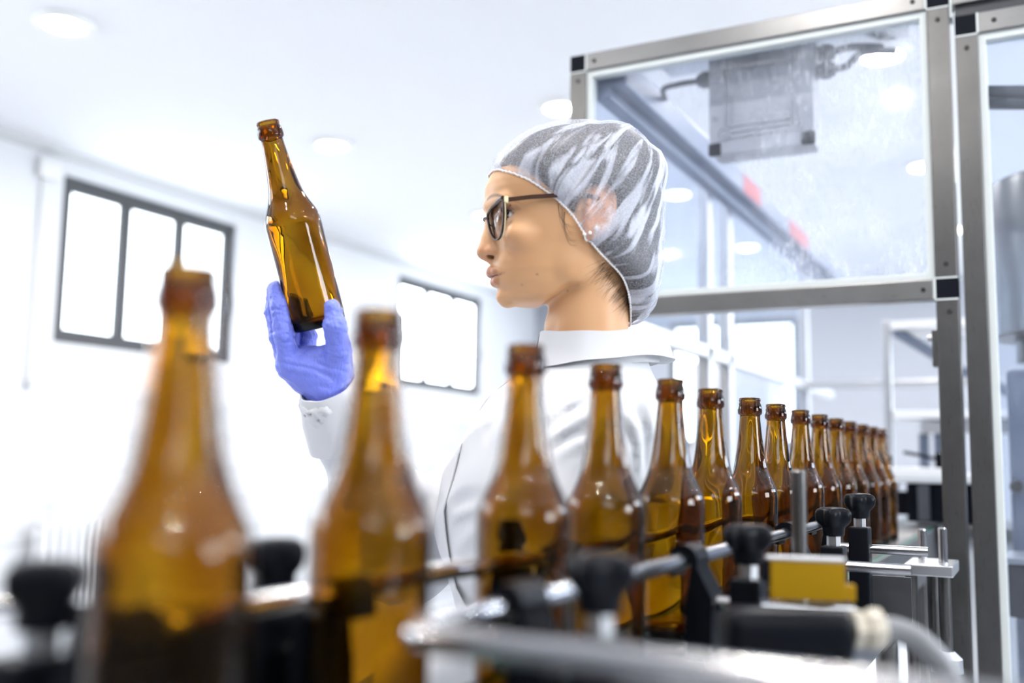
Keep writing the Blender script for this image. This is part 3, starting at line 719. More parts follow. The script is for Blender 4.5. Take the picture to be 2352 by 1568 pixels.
# ================================================================== LANE FITTINGS NEAR THE CAMERA
# yellow plate on its silver bracket
ys = thing('sensor_plate', (-.165, .80, .985), 'mustard yellow plate with silver top edge standing beside the star-knob clamps', 'plate')
rz = Matrix.Rotation(math.radians(18), 3, 'Z')
obj('plate', MB().box((-.1655, .812, 1.099), (.056, .012, .030), .001, rz), M['yellow'], ys, smooth=False)
obj('side_lug', MB().box((-.1355, .823, 1.0905), (.008, .010, .0125), .001, rz), M['yellow'], ys, smooth=False)
obj('top_edge', MB().box((-.167, .812, 1.1155), (.060, .014, .003), .0008, rz), M['aluminium'], ys, smooth=False)
obj('black_side', MB().box((-.1965, .803, 1.105), (.006, .012, .016), .001, rz), M['corner_black'], ys, smooth=False)
obj('foot_plate', MB().box((-.165, .805, 1.0805), (.070, .030, .004), .001, rz), M['chrome'], ys, smooth=False)
obj('stem', MB().tube([(-.165, .812, .985), (-.165, .812, 1.0785)], .006, 14), M['steel'], ys)
tag(obj('support_rod', MB().tube([(-.207, .985, .93), (-.207, .985, 1.181)], .0072, 20, round_end=True), M['steel']), 'short vertical steel rod rising behind the yellow plate', 'rod')

# black sensor body with cable gland and cable
sb = thing('sensor_housing', (-.155, .70, .985), 'rounded black sensor housing with a beige cable gland, blurred below the yellow plate', 'sensor')
rz2 = Matrix.Rotation(math.radians(28), 3, 'Z')
hs = MB().box((-.158, .703, 1.0735), (.086, .040, .036), .012, rz2, 4)
obj('housing', hs, M['black'], sb, angle=60)
dv = nrm((.88, .47, 0)); gp = np.array((-.118, .724, 1.0785))
def along(t, z=0): return gp+dv*t+np.array((0, 0, z))
obj('cable_gland', MB().tube([along(0), along(.006), along(.0062), along(.009)], [.0135, .0135, .011, .011], 6).tube([along(.009), along(.012), along(.019), along(.0215)], [.0125, .014, .014, .0105], 8), M['beige'], sb, smooth=False)
cable('cable', [along(.021), along(.032, -.001), along(.046, -.008), along(.062, -.026), along(.075, -.055), along(.083, -.10), along(.085, -.2)], .0085, M['grey_cable'], '', parent=sb)
obj('skirt', MB().box((-.158, .700, 1.0475), (.090, .050, .014), .003, rz2), M['dark_plate'], sb, smooth=False)
obj('bracket', MB().box((-.165, .715, 1.0145), (.05, .02, .059), .002, rz2), M['dull_metal'], sb, smooth=False)

# drip tray / cover plate under the fittings, and the frame that carries the blocks
fr = thing('clamp_frame', (-.2, 1.0, 0), 'dark steel side frame beneath the black clamps on the camera side', 'frame')
obj('rail', MB().span((-.236, .30, .945), (-.195, 1.85, .984), .002), M['dull_metal'], fr, smooth=False)
obj('rail', MB().span((-.19, .60, .955), (-.12, .835, .984), .002), M['dull_metal'], fr, smooth=False)
for y in (.42, 1.05, 1.62): obj('leg', MB().tube([(-.215, y, 0), (-.215, y, .945)], .016, 18), M['steel'], fr)
obj('gusset', MB().prism([(-.236, 1.035), (-.165, 1.035), (-.165, .975), (-.20, .93), (-.236, .93)], 1.50, 1.506, 1), M['dark_plate'], fr, smooth=False)
fr2 = thing('clamp_frame', (-.43, .5, 0), 'dark steel side frame beneath the black knobs behind the biggest bottles', 'frame')
obj('rail', MB().span((-.4535, .20, .945), (-.405, .86, .984), .002), M['dull_metal'], fr2, smooth=False)
obj('skirt_plate', MB().span((-.458, .36, .93), (-.454, .60, 1.088), .001), M['corner_black'], fr2, smooth=False)  # invented dark plate, darkens the lower parts of the nearest bottles
for y in (.25, .80): obj('leg', MB().tube([(-.425, y, 0), (-.425, y, .945)], .016, 18), M['steel'], fr2)

# guide-post block beside the guard post
gb = thing('guide_block', (-.155, 1.68, 0), 'aluminium block with two upright pins beside the guard post', 'block')
obj('block', MB().span((-.188, 1.62, 1.026), (-.120, 1.74, 1.043), .002), M['aluminium'], gb, smooth=False)
for x, y, z in ((-.170, 1.715, 1.088), (-.137, 1.67, 1.094)): obj('pin', MB().tube([(x, y, 1.043), (x, y, z)], .0068, 16, round_end=True), M['chrome'], gb)
for x, y in ((-.182, 1.66), (-.155, 1.70), (-.135, 1.655)): obj('leg', MB().tube([(x, y, 0), (x, y, 1.026)], .009, 16), M['steel'], gb)
obj('collar', MB().lathe([(.0092, .885), (.022, .885), (.022, .905), (.012, .915), (.0092, .915)], 24, (-.135, 1.655, 0)), M['aluminium'], gb)
cable('cable_loop', [(-.150, .86, .986), (-.143, .865, .996), (-.135, .87, .998), (-.127, .875, .985), (-.122, .88, .94), (-.12, .885, .85)], .009, M['pale_cable'], '', parent=None)
tag(bpy.data.objects['cable_loop'], 'pale cable bending down below the yellow plate, held by a black tie', 'cable')
tb = bpy.data.objects['cable_loop']
obj('cable_tie', MB().lathe([(.0088, -.0015), (.0105, -.0015), (.0105, .0015), (.0088, .0015), (.0088, -.0015)], 20, (-.1285, .8742, .990), 'x').span((-.132, .868, .999), (-.126, .874, 1.004), .001), M['black'], tb)

# ================================================================== THE WOMAN
HC = at(1330, 495, 1.22)
_v = HC-CC; _v[2] = 0; _v = nrm(_v); _Lf = np.array([-_v[1], _v[0], 0]); AL = math.radians(11)
HF = math.cos(AL)*_Lf-math.sin(AL)*_v; HU = np.array([0, 0, 1.0]); HS = np.cross(HU, HF)
HM = np.stack([HF, HS, HU])
def W(P): return HC+np.asarray(P, float)@HM/1000.0          # head millimetres -> room metres
def Lc(P): return (np.asarray(P, float)-HC)@HM.T*1000.0     # room metres -> head millimetres
foot = W((0, -40, 0)); foot[2] = 0
PER = thing('person', foot, 'woman in profile in white coat, hairnet and glasses, raising a bottle to inspect it', 'person')

# ---- head and neck -------------------------------------------------------
us = np.array([-135, -122, -117, -114, -110, -105, -99, -96, -90, -81, -75, -66, -56, -40, -27, -12, -4, 10, 22, 30, 38, 43, 55, 66, 84, 100, 112])
f0 = np.array([60, 68, 78, 86, 91, 94, 94.3, 96, 101, 104, 106, 106, 104, 102.5, 104, 109, 113, 115.5, 116, 115.8, 113.2, 110.6, 102, 92, 70, 44, 14])
Wu = np.array([20, 28, 33, 37, 42, 46, 49.5, 51, 53, 56, 58, 60, 62.5, 65.5, 67.5, 68.5, 69, 70, 71, 71.5, 72, 71.5, 67, 61, 46, 28, 12.])
def head_base(P):
    f, s, u = P[..., 0], P[..., 1], P[..., 2]
    F0 = np.interp(u, us, f0); Ww = np.interp(u, us, Wu)
    fw = 8.0; a = np.where(f > fw, F0-fw, 88.0)
    n = np.interp(u, [-117, -80, -30, 20, 60], [2.15, 2.05, 2.2, 2.45, 2.3])
    g = ((np.abs(f-fw)/a)**n+(np.abs(s)/Ww)**n)**(1/n)
    d = (g-1)*np.minimum(a, Ww)
    up = np.where(f > 45, -116.8+.13*np.clip(82-f, -50, 40), -112+.80*(45-f))
    d = smax(d, up-u, 11.0)
    d = smax(d, u-108, 20.0)
    return d
def mirr(fn): return np.minimum(fn(1), fn(-1))
EYE = np.array([80.5, 32.5, -12.5])
def lid_open(q, s_):
    # q relative to the eye; positive = outside the almond opening
    t = np.clip(q[..., 1]*s_/15.0, -1, 1)
    top = 5.0*(1-np.abs(t)**2.2)+.5*t; bot = -4.0*(1-np.abs(t)**2.4)+.5*t
    return np.maximum(np.maximum(q[..., 2]-top, bot-q[..., 2]), np.abs(q[..., 1])-14.2)
def lips(P):
    d = None
    for sg in (1, -1):
        e = chain(P, [(104.8, 0, -75.4), (105.3, sg*4.2, -74.4), (102.2, sg*12, -75.8), (92.5, sg*23.5, -78.6)], [6.6, 6.9, 5.2, 1.6], 3)
        e = smin(e, chain(P, [(101.8, 0, -86.6), (99.6, sg*9.5, -85.6), (92.2, sg*22, -79.6)], [6.2, 5.6, 1.6], 3), 1.2)
        d = e if d is None else np.minimum(d, e)
    return d
def mouth_line(P):
    return np.minimum(*[chain(P, [(110, 0, -81.6), (105.5, sg*8, -81.0), (99.5, sg*16, -80.0), (92.5, sg*25.5, -78.8)], [1.0, 1.0, .9, .5], .5) for sg in (1, -1)])
def nose(P):
    d = chain(P, [(103, 0, 2), (106.3, 0, -10), (107.0, 0, -25), (109.2, 0, -33), (115.4, 0, -50.2)], [8.5, 8.0, 7.6, 8.4, 9.6], 6)
    d = smin(d, cap(P, (98, 0, -20), (100, 0, -46), 13, 16), 9)
    for sg in (1, -1):
        d = smin(d, ell(P, (104.6, sg*11.2, -51.6), (10.2, 6.0, 7.2)), 4.5)
    d = smin(d, cap(P, (114.5, 0, -55.5), (107, 0, -60.5), 4.2, 4.6), 3)
    return d
def nostril(P):
    return np.minimum(*[ell(P, (107.6, sg*9.6, -56.8), (6.0, 4.2, 3.6), ((.95, 0, .3), (0, 1, 0), (-.3, 0, .95))) for sg in (1, -1)])
def ear(P, sg):
    q = P.copy(); q[..., 1] = q[..., 1]*sg
    c = np.array([-8.0, 75.0, -14.0]); q = q-c
    # lean back a little and flare outwards
    a = .22; f = q[..., 0]*math.cos(a)+q[..., 2]*math.sin(a); u = -q[..., 0]*math.sin(a)+q[..., 2]*math.cos(a)
    s = q[..., 1]+.28*f
    Q = np.stack([f, s, u], -1)
    plate = ell(Q, (0, 0, 2), (17, 4.0, 29))
    k = np.sqrt((f/15.5)**2+((u-3)/27.5)**2); ring = np.sqrt(((k-1)*18)**2+(s-3.0)**2)-3.0
    ring = np.where((f > 8) & (u < 6), ring+(f-8)*.9, ring)
    d = smin(plate, ring, 3)
    d = smin(d, ell(Q, (3, 1.5, -26), (8, 4.2, 9)), 3)
    d = smax(d, -ell(Q, (2, 5.5, -2), (9, 5.5, 13)), 2.5)
    d = smin(d, ell(Q, (13, 2, -3), (4, 3.5, 6)), 2.5)
    return d
def head(P):
    d = head_base(P)
    d = smin(d, ell(P, (-6, 0, 20), (86, 71, 78)), 14)
    # neck: leaning slightly, with the long neck muscle
    q = P.copy(); lean = (q[..., 2]+120)*.02
    q0 = np.sqrt(((q[..., 0]+12.5+lean)/49.0)**2+(q[..., 1]/47.0)**2)
    nk = (q0-1)*47.0; nk = smax(nk, q[..., 2]+55, 20); nk = smax(nk, -190-q[..., 2], 6)
    d = smin(d, nk, 13)
    for sg in (1, -1): d = smin(d, cap(P, (-20, sg*48, -62), (26, sg*16, -176), 9, 8), 12)
    d = smin(d, ell(P, (24, 0, -140), (14, 11, 16)), 14)
    # cheekbones, jaw corners
    for sg in (1, -1):
        d = smin(d, ell(P, (78, sg*44, -38), (16, 12, 12)), 16)
        d = smin(d, ell(P, (12, sg*52, -74), (16, 8, 16)), 16)
        d = smin(d, cap(P, (112, sg*6, 6), (94, sg*44, 5), 3.5, 4.5), 9)        # brow ridge
        d = smax(d, -ell(P, (101, sg*33, -13), (11, 17, 10)), 9)                   # socket
    d = smin(d, nose(P), 4.5)
    d = smin(d, cap(P, (90, 0, -104), (87, 0, -108), 9, 9), 9)
    d = smin(d, lips(P), 2.2)
    d = smax(d, -mouth_line(P), 1.6)
    d = smax(d, -nostril(P), 1.6)
    for sg in (1, -1):
        E_ = EYE*np.array([1, sg, 1]); q = P-E_
        r = np.linalg.norm(q, axis=-1)
        lid = r-13.6
        d = smin(d, lid, 3.0)
        op = lid_open(q, sg)
        crease = np.abs(np.linalg.norm(q[..., (0, 2)], axis=-1)-13.3)+np.abs(q[..., 2]-8.0-.8*sg*q[..., 1]/15)*.9-1.1
        d = smax(d, -np.maximum(crease, np.abs(q[..., 1])-15), 1.0)
        d = np.maximum(d, -np.maximum(op, np.maximum(r-16.5, -(q[..., 0]+2))))
        d = smin(d, ear(P, sg), 3.0)
    return d
def head_inner(P):    # keep the skin open behind the lids: the eyeball shows there
    return head(P)
V, Fc = surf(head_inner, (-100, -92, -192), (132, 92, 112), 1.7)
body = obj_np('body', W(V), Fc, M['skin'], PER)
# colour: lips, brows, warmer cheeks and nose, nape down, small moles
c = np.tile(np.array([.66, .37, .185]), (len(V), 1))
def blend(mask, colr):
    global c
    c = c*(1-mask[:, None])+np.array(colr)*mask[:, None]
f, s, u = V.T
blend(.22*np.exp(-(((f-82)/24)**2+((np.abs(s)-48)/22)**2+((u+48)/20)**2)), (.56, .24, .12))
blend(.40*np.exp(-(((f-116)/12)**2+((u+50)/10)**2)), (.55, .22, .13))
lp = lips(V); lm = np.clip((.9-lp)/1.4, 0, 1)*(f > 90)*np.clip((-69.0-u)/1.0, 0, 1)*np.clip((u+93)/1.5, 0, 1); blend(.92*lm, (.40, .150, .105))
blend(np.clip((2.2-mouth_line(V))/2.2, 0, 1)*(f > 90)*.65, (.16, .05, .04))  # shade painted along the mouth crease
blend(np.clip((.9-nostril(V))/1.6, 0, 1)*.9, (.09, .025, .015))  # nostril shade painted into the skin colour
br_u = 11.5-((np.abs(s)-28)/22.0)**2*6.0-np.clip(np.abs(s)-40, 0, 30)*.25
bm_ = np.clip(1.3-np.abs(u-br_u)/2.2, 0, 1)*np.clip((np.abs(s)-13)/5, 0, 1)*np.clip((56-np.abs(s))/9, 0, 1)*(f > 60); blend(.85*bm_, (.11, .055, .035))
for sg in (1, -1):
    q = V-EYE*np.array([1, sg, 1]); op = lid_open(q, sg); r = np.linalg.norm(q, axis=1)
    blend(np.clip(1-np.abs(op)/1.5, 0, 1)*(r < 16)*(q[:, 0] > 0)*(q[:, 2] > -1)*.85, (.05, .025, .02))
    blend(np.clip(1-np.abs(op)/1.5, 0, 1)*(r < 16)*(q[:, 0] > 0)*(q[:, 2] <= -1)*.35, (.35, .15, .10))
    blend(.45*np.exp(-((op-5)/4)**2)*(r < 22)*(q[:, 0] > -4)*(q[:, 2] > 3), (.45, .22, .13))
nape = np.clip((-30-f)/16, 0, 1)*np.clip((u+136)/26, 0, 1)*(u < -50); blend(.55*nape, (.16, .085, .05))
rim_u = np.interp(f, [-63.5, -57, -50, -40, -24, -9, 8, 22, 36, 50, 73, 96, 107, 112], [-134, -114, -97, -83, -70, -58, -40, -19, -4, 8.6, 25, 37, 43.5, 45])
earz = np.exp(-(np.maximum(0, np.hypot((f+6)/24, (u+16)/32)-.8)/.2)**2)*(np.abs(s) > 55)
for sg in (1, -1):
    blend(.55*np.clip((2.0-ear(V, sg))/3, 0, 1)*(s*sg > 60), (.55, .20, .13))
blend(np.clip((u-rim_u-7)/5, 0, 1)*(1-earz), (.022, .014, .010))
for (mf, ms, mu, rr_) in ((58, 57, -84, 1.1), (74, 46, -95, .8), (20, 50, -100, .9)):
    blend(.8*np.exp(-(((f-mf)**2+(u-mu)**2)/rr_**2))*(s > 20), (.16, .07, .04))
ca = body.data.color_attributes.new('Col', 'FLOAT_COLOR', 'POINT')
ca.data.foreach_set('color', np.concatenate([c, np.ones((len(c), 1))], 1).astype(np.float32).ravel())

# ---- eyes
for sg in (1, -1):
    E_ = EYE*np.array([1, sg, 1])
    gz = nrm((1, -.03*sg, .06)); uvs = MB()
    zax = Vector(gz).to_track_quat('Z', 'Y').to_matrix()
    def ball(prof, name, mtl, par):
        mb = MB().lathe(prof, 32); a = np.array(mb.v)@np.array(zax).T; mb.v = [tuple(p) for p in W(a+E_)]
        return obj(name, mb, mtl, par, angle=180)
    pr = [(12.0*math.sin(t), 12.0*math.cos(t)) for t in np.linspace(.36, pi, 24)]
    eb = ball(pr, 'eye', M['eye_white'], PER)
    ball([(.0001, 12.25)]+[(12.15*math.sin(t), 12.2*math.cos(t)) for t in np.linspace(.06, .54, 8)], 'iris', M['iris'], eb)

# ---- lashes
ls = MB()
for sg in (1, -1):
    E_ = EYE*np.array([1, sg, 1])
    for k in range(26):
        t = -0.85+1.75*k/25; sy = t*15*sg; uz = 5.0*(1-abs(t)**2.2)+.5*t
        fx = math.sqrt(max(1, 13.4**2-sy**2-uz**2))
        b = E_+np.array([fx, sy, uz-.2]); dr = nrm((1.0, .55*t*sg, .25))
        ln = 8.5+2*abs(t)
        pts = [b, b+dr*ln*.45+np.array([0, 0, .2]), b+dr*ln*.85+np.array([0, 0, 1.9]), b+dr*ln+np.array([0, 0, 3.0])]
        ls.tube([W(p) for p in pts], [.00022, .0002, .00014, .00005], 5, caps=False)
obj('eyelashes', ls, M['hair'], PER, fix=False)

# ---- glasses
gl = bpy.data.objects.new('glasses', None); COL.objects.link(gl); gl.parent = PER; gl['label'] = 'dark tortoiseshell cat-eye glasses with cream edge'
def lens_curve(sg, grow=0.0, n=44):
    # (across, up) outline of a soft cat-eye lens in its own plane
    pts = []
    key = [(-24, 3), (-21, 8), (-10, 11.5), (4, 13), (17, 14.5), (25, 14), (26, 9), (24, -5), (18.5, -18), (11, -25.5), (1, -28), (-9, -25), (-17, -17), (-22, -7)]
    K = np.array(key, float); m = len(K)
    for i in range(m):
        a, b, c_, d_ = K[i-1], K[i], K[(i+1) % m], K[(i+2) % m]
        for k in range(4):
            t = k/4; pts.append(.5*((2*b)+(-a+c_)*t+(2*a-5*b+4*c_-d_)*t*t+(-a+3*b-3*c_+d_)*t**3))
    P = np.array(pts); ctr = P.mean(0); dlt = P-ctr; ln = np.linalg.norm(dlt, axis=1, keepdims=True)
    return ctr+dlt*(ln+grow)/ln
GC = np.array([106.5, 35.0, -14.0])
def lens_pt(sg, a, b, off=0):
    wr = math.radians(15); tilt = -.10
    f_ = GC[0]-a*math.sin(wr)+off+b*-tilt*.9-.006*abs(a)*0; s_ = GC[1]+a*math.cos(wr)+off*math.sin(wr)*.3
    return np.array([f_, sg*s_, GC[2]+b])
def ring_mesh(sg, g0, g1, o0, o1):
    A = lens_curve(sg, g0); B = lens_curve(sg, g1); n = len(A); Vv = []
    for C_, o_ in ((A, o0), (B, o0), (B, o1), (A, o1)): Vv += [W(lens_pt(sg, a, b, o_)) for a, b in C_]
    Ff = []
    for k in range(4):
        k2 = (k+1) % 4
        for i in range(n): Ff.append((k*n+i, k*n+(i+1) % n, k2*n+(i+1) % n, k2*n+i))
    return MB().add(Vv, Ff)
fr_ = MB()
for sg in (1, -1):
    R_ = ring_mesh(sg, -.3, 1.4, -1.2, 1.4); fr_.add(R_.v, R_.f)
    top = [lens_pt(sg, a, b, 0) for a, b in ((-22, 8.0), (-10, 12.4), (4, 14.0), (17, 15.6), (26, 15.4))]
    fr_.tube([W(p) for p in top], [.0012, .0017, .0022, .0029, .0028], 10)
br = [lens_pt(1, -23, 2), (116.5, 6, -10), (117.0, 0, -9), (116.5, -6, -10), lens_pt(-1, -23, 2)]
fr_.tube([W(p) for p in br], [.0016, .0018, .0018, .0018, .0016], 10)
for sg in (1, -1):
    fr_.tube([W(p) for p in (lens_pt(sg, -22, -6, -1), lens_pt(sg, -21, -9, -5), lens_pt(sg, -21.5, -12, -7))], .0007, 8)
frame = obj('frame', fr_, M['tortoise'], gl)
ce = MB()
for sg in (1, -1):
    R_ = ring_mesh(sg, -.2, 1.5, -2.3, -1.2); ce.add(R_.v, R_.f)
    ce.box(W(lens_pt(sg, 27.0, 13.4, -3.2)), (.005, .005, .008), .0012, Matrix.Rotation(math.atan2(HF[1], HF[0]), 3, 'Z'))
o = obj('frame_edge', ce, M['cream'], gl); o['label'] = 'cream coloured back edge of the frame'
for sg in (1, -1):
    C_ = lens_curve(sg, .2); Vv = [W(lens_pt(sg, a, b, -.6)) for a, b in C_]+[W(lens_pt(sg, 1, -6, .5))]
    Vv2 = [W(lens_pt(sg, a, b, -1.4)) for a, b in C_]+[W(lens_pt(sg, 1, -6, -.6))]; n = len(C_)
    mb = MB().add(Vv+Vv2, [(i, (i+1) % n, n) for i in range(n)]+[((i+1) % n+n+1, i+n+1, n+n+1) for i in range(n)]+[(i, i+n+1, (i+1) % n+n+1, (i+1) % n) for i in range(n)])
    obj('lens', mb, M['lens'], gl, angle=180)
    hinge = lens_pt(sg, 27.0, 13.4, -4.5)
    tp = [hinge, np.array([70, sg*69.0, 1.8]), np.array([40, sg*74.5, 3.8]), np.array([5, sg*76.5, 4.5]), np.array([-10, sg*77.0, 1])]
    mb = MB()
    for i in range(len(tp)-1):
        a, b = tp[i], tp[i+1]
        h0, h1 = 2.4, 2.2
        vv = []
        for p in (a, b):
            for ds, du in ((-.8, -h0), (.8, -h0), (.8, h0), (-.8, h0)): vv.append(W(p+np.array([0, ds, du])))
        mb.add(vv, [(0, 1, 2, 3), (7, 6, 5, 4), (0, 4, 5, 1), (1, 5, 6, 2), (2, 6, 7, 3), (3, 7, 4, 0)])
    obj('temple', mb, M['temple'], gl, smooth=False)
    obj('nose_pad', MB().lathe([(.0001, -.0012), (.003, -.0008), (.0036, 0), (.003, .0008), (.0001, .0012)], 14, W(lens_pt(sg, -21.5, -13, -7.5))), M['lens'], gl)

# ---- hair: the mass gathered inside the net, sideburn wisps and nape hairs
capsil = np.array([(110.9, 47.7), (102.7, 65.1), (85.9, 83.6), (63.5, 99.2), (38.9, 108.4), (12.2, 113.0), (-18.6, 114.1), (-38.0, 116.9), (-57.4, 113.3), (-73.0, 102.4), (-84.7, 89.5), (-98.4, 80.3), (-106.2, 63.3), (-107.0, 51.7), (-102.5, 31.9), (-101.4, -5.0), (-98.3, -43.5), (-96.4, -81.7), (-90.7, -108.7), (-81.1, -123.2), (-66, -130.5)])
HUBC = np.array([-2.0, 0, 6.0])
th_s = np.unwrap(np.arctan2(capsil[:, 1]-HUBC[2], capsil[:, 0]-HUBC[0])); r_s = np.hypot(capsil[:, 0]-HUBC[0], capsil[:, 1]-HUBC[2])
def rmid(th):
    return np.interp(th, th_s, r_s, left=r_s[0], right=r_s[-1])
rimh = [(111.5, 0, 45.0), (107.5, 22, 43.5), (96.5, 41, 37.0), (73.5, 59, 25.0), (50.5, 68, 8.6), (36, 72, -4), (22, 74.5, -19), (8, 75.5, -40), (-9, 70.5, -58), (-24, 64, -70), (-40, 55, -83), (-50, 44, -97), (-57, 30, -114), (-61.5, 13, -130), (-63.5, 0, -134)]
def spline_closed(P, n):
    P = np.array(P, float); m = len(P); q = []
    seg = n
    for i in range(m):
        a, b, c_, d_ = P[i-1], P[i], P[(i+1) % m], P[(i+2) % m]
        for k in range(seg):
            t = k/seg; q.append(.5*((2*b)+(-a+c_)*t+(2*a-5*b+4*c_-d_)*t*t+(-a+3*b-3*c_+d_)*t**3))
    return np.array(q)
rim_pts = rimh+[(a, -b, c_) for a, b, c_ in rimh[-2:0:-1]]
RIM = spline_closed(rim_pts, 16)
for _ in range(8):       # the elastic lies on the skin
    dd = head(RIM); G_ = np.stack([head(RIM+e_)-head(RIM-e_) for e_ in np.eye(3)*.5], 1); G_ /= np.maximum(np.linalg.norm(G_, axis=1, keepdims=True), .2)
    RIM = RIM+G_*np.clip(1.3-dd, 0, 3)[:, None]
def dirs(P):
    q = P-HUBC; return q/np.linalg.norm(q, axis=-1, keepdims=True)
def hull(Dv, ws, inset=0.0, n=2.25):
    th = np.arctan2(Dv[..., 2], Dv[..., 0]); th = np.where(th < -1.2, th+2*pi, th)
    cl = np.hypot(Dv[..., 0], Dv[..., 2]); sl = np.abs(Dv[..., 1])
    r = ((cl/(rmid(th)-inset))**n+(sl/ws)**n)**(-1/n)
    return HUBC+Dv*r[..., None]
POLE = nrm((-.55, 0, .83))
def gathered(RP, ws, inset, rows, fold, seed, lift=.10):
    n = len(RP); D0 = dirs(RP); Vv = np.empty((rows+1, n, 3)); rg = np.random.RandomState(seed)
    ang = np.arccos(np.clip(D0@POLE, -1, 1)); ph = np.arange(n)/n*2*pi
    waves = [(rg.randint(18, 60), rg.uniform(0, 6.28), rg.uniform(.5, 1), rg.uniform(-3, 3)) for _ in range(9)]
    slow = [(rg.randint(5, 14), rg.uniform(0, 6.28), rg.uniform(.5, 1), rg.uniform(-1.5, 1.5)) for _ in range(5)]
    for j in range(rows+1):
        v = j/rows
        w0 = np.sin((1-v)*ang)/np.sin(ang); w1 = np.sin(v*ang)/np.sin(ang)
        Dv = D0*w0[:, None]+POLE*w1[:, None]; Dv /= np.linalg.norm(Dv, axis=1, keepdims=True)
        Hp = hull(Dv, ws, inset+(5*(1-v)**2 if inset else 0))
        k = min(1, v/lift); k = k*k*(3-2*k)
        rR = np.linalg.norm(RP-HUBC, axis=1); rH = np.linalg.norm(Hp-HUBC, axis=1)
        r = rR*(1-k)+rH*k
        d = sum(a*np.abs(np.sin(.5*m_*(ph+sh*.02*v)+p0+sh*v)) for m_, p0, a, sh in waves)/9
        d2 = sum(a*np.sin(m_*ph+p0+sh*v) for m_, p0, a, sh in slow)/5
        env = min(1, v/.03)*(1-v)**1.1
        r = r+fold*((d-.2)*2.4*env+d2*.45*env)
        Vv[j] = HUBC+Dv*r[:, None]
    return Vv
def net_mesh(Vv, name, m, parent, uvs=True, close=True):
    rows, n = Vv.shape[0]-1, Vv.shape[1]
    P = W(Vv.reshape(-1, 3)); Ff = []
    for j in range(rows):
        for i in range(n): Ff.append((j*n+i, j*n+(i+1) % n, (j+1)*n+(i+1) % n, (j+1)*n+i))
    me = bpy.data.meshes.new(name); me.from_pydata([tuple(p) for p in (P-np.array(root_loc(parent)))], [], Ff); me.shade_smooth()
    if uvs:
        ul = me.uv_layers.new(name='UVMap'); a = np.empty((len(Ff)*4, 2), np.float32)
        k = 0
        for j in range(rows):
            for i in range(n):
                a[k:k+4] = ((i/n, j/rows), ((i+1)/n, j/rows), ((i+1)/n, (j+1)/rows), (i/n, (j+1)/rows)); k += 4
        ul.data.foreach_set('uv', a.ravel())
    return link(name, me, m, parent)
ctr_dir = RIM.mean(0)
Hrim = RIM+nrm((-.62, 0, .78))*4-np.sign(RIM[:, 1:2])*np.array([0, 3.0, 0])
hv = gathered(Hrim, 82.0, 2.5, 40, 1.2, 11, .06)
# the hair lies flat round the ears, which show through the net
ed = np.exp(-(np.maximum(0, np.hypot((hv[..., 0]+6)/27, (hv[..., 2]+16)/34)-.75)/.28)**2)
hv[..., 1] = np.where(np.abs(hv[..., 1]) > 45, np.sign(hv[..., 1])*(np.abs(hv[..., 1])-np.clip(np.abs(hv[..., 1])-66, 0, 60)*ed), hv[..., 1])
hair = net_mesh(hv, 'hair', M['hair'], PER, uvs=False)
netv = gathered(RIM, 88.0, 0.0, 70, 4.2, 5, .13)
net = net_mesh(netv, 'hairnet', M['net'], PER); net['label'] = 'white see-through gathered hairnet'
# elastic rim: a thin crinkled cord
Re = RIM.copy(); k = np.arange(len(Re))
Re = Re+np.stack([np.zeros(len(k)), np.sign(Re[:, 1])*.6, .5*np.sin(k*1.9)], 1)
el = MB().tube([W(p) for p in list(Re)+[Re[0]]], [.0011+.0004*math.sin(i*2.4) for i in range(len(Re)+1)], 8, caps=False)
obj('elastic', el, M['elastic'], net)
wisps = MB(); rg = random.Random(4)
def smooth_curve(P, k=5):
    P = [np.array(p, float) for p in P]; Q = []
    for i in range(len(P)-1):
        a, b_, c_, d_ = P[max(i-1, 0)], P[i], P[i+1], P[min(i+2, len(P)-1)]
        for j in range(k):
            t = j/k; Q.append(.5*((2*b_)+(-a+c_)*t+(2*a-5*b_+4*c_-d_)*t*t+(-a+3*b_-3*c_+d_)*t**3))
    return Q+[P[-1]]
for i in range(13):          # sideburn wisps in front of the ear
    a = rg.uniform(0, 1); l = rg.uniform(.6, 1.15)
    b = np.array([40-11*a, 70, -2-13*a])
    pts = [b, b+np.array([-1.5+2*a, 0, -13*l]), b+np.array([-4+2*a, 0, -25*l]), b+np.array([-10+3*a, 0, -35*l]), b+np.array([-19+4*a, 0, (-39+rg.uniform(-3, 5))*l])]
    pts = smooth_curve(pts)
    for p in pts:
        for _ in range(4): p[1] = p[1]-float(head(p[None])[0])+.4
    n_ = len(pts); wisps.tube([W(p) for p in pts], [.00012*(1-.75*k_/n_) for k_ in range(n_)], 4, caps=False)
for i in range(120):         # short nape hairs below the net
    t = rg.uniform(0, 1); b = np.array([-20-38*t+rg.uniform(-6, 3), 0, -66-42*t+rg.uniform(-7, 3)])
    b[1] = 52-12*t
    ln = rg.uniform(8, 26); dr = nrm((.75+rg.uniform(-.3, .3), 0, -.75+rg.uniform(-.4, .4))); pts = []
    for q_ in (0, .4, .75, 1.0):
        p = b+dr*ln*q_+np.array([2.5*q_*q_, 0, -3.0*q_*q_])
        for _ in range(5): p[1] = p[1]-float(head(p[None])[0])+.3
        pts.append(p)
    wisps.tube([W(p) for p in pts], [.0001, .00009, .00007, .00003], 4, caps=False)
obj('loose_hair', wisps, M['hair'], PER, fix=False)
# ear studs
for (ef, eu, r_e) in ((10.0, -42.5, .0021), (3.5, -40.5, .0021), (-4, -35, .0032)):
    p = np.array([ef, 84.0, eu])
    obj('ear_stud', MB().lathe([(r_e*math.sin(t)+1e-6, r_e*math.cos(t)) for t in np.linspace(0, pi, 9)], 14, W(p)), M['pearl'], PER, angle=180)

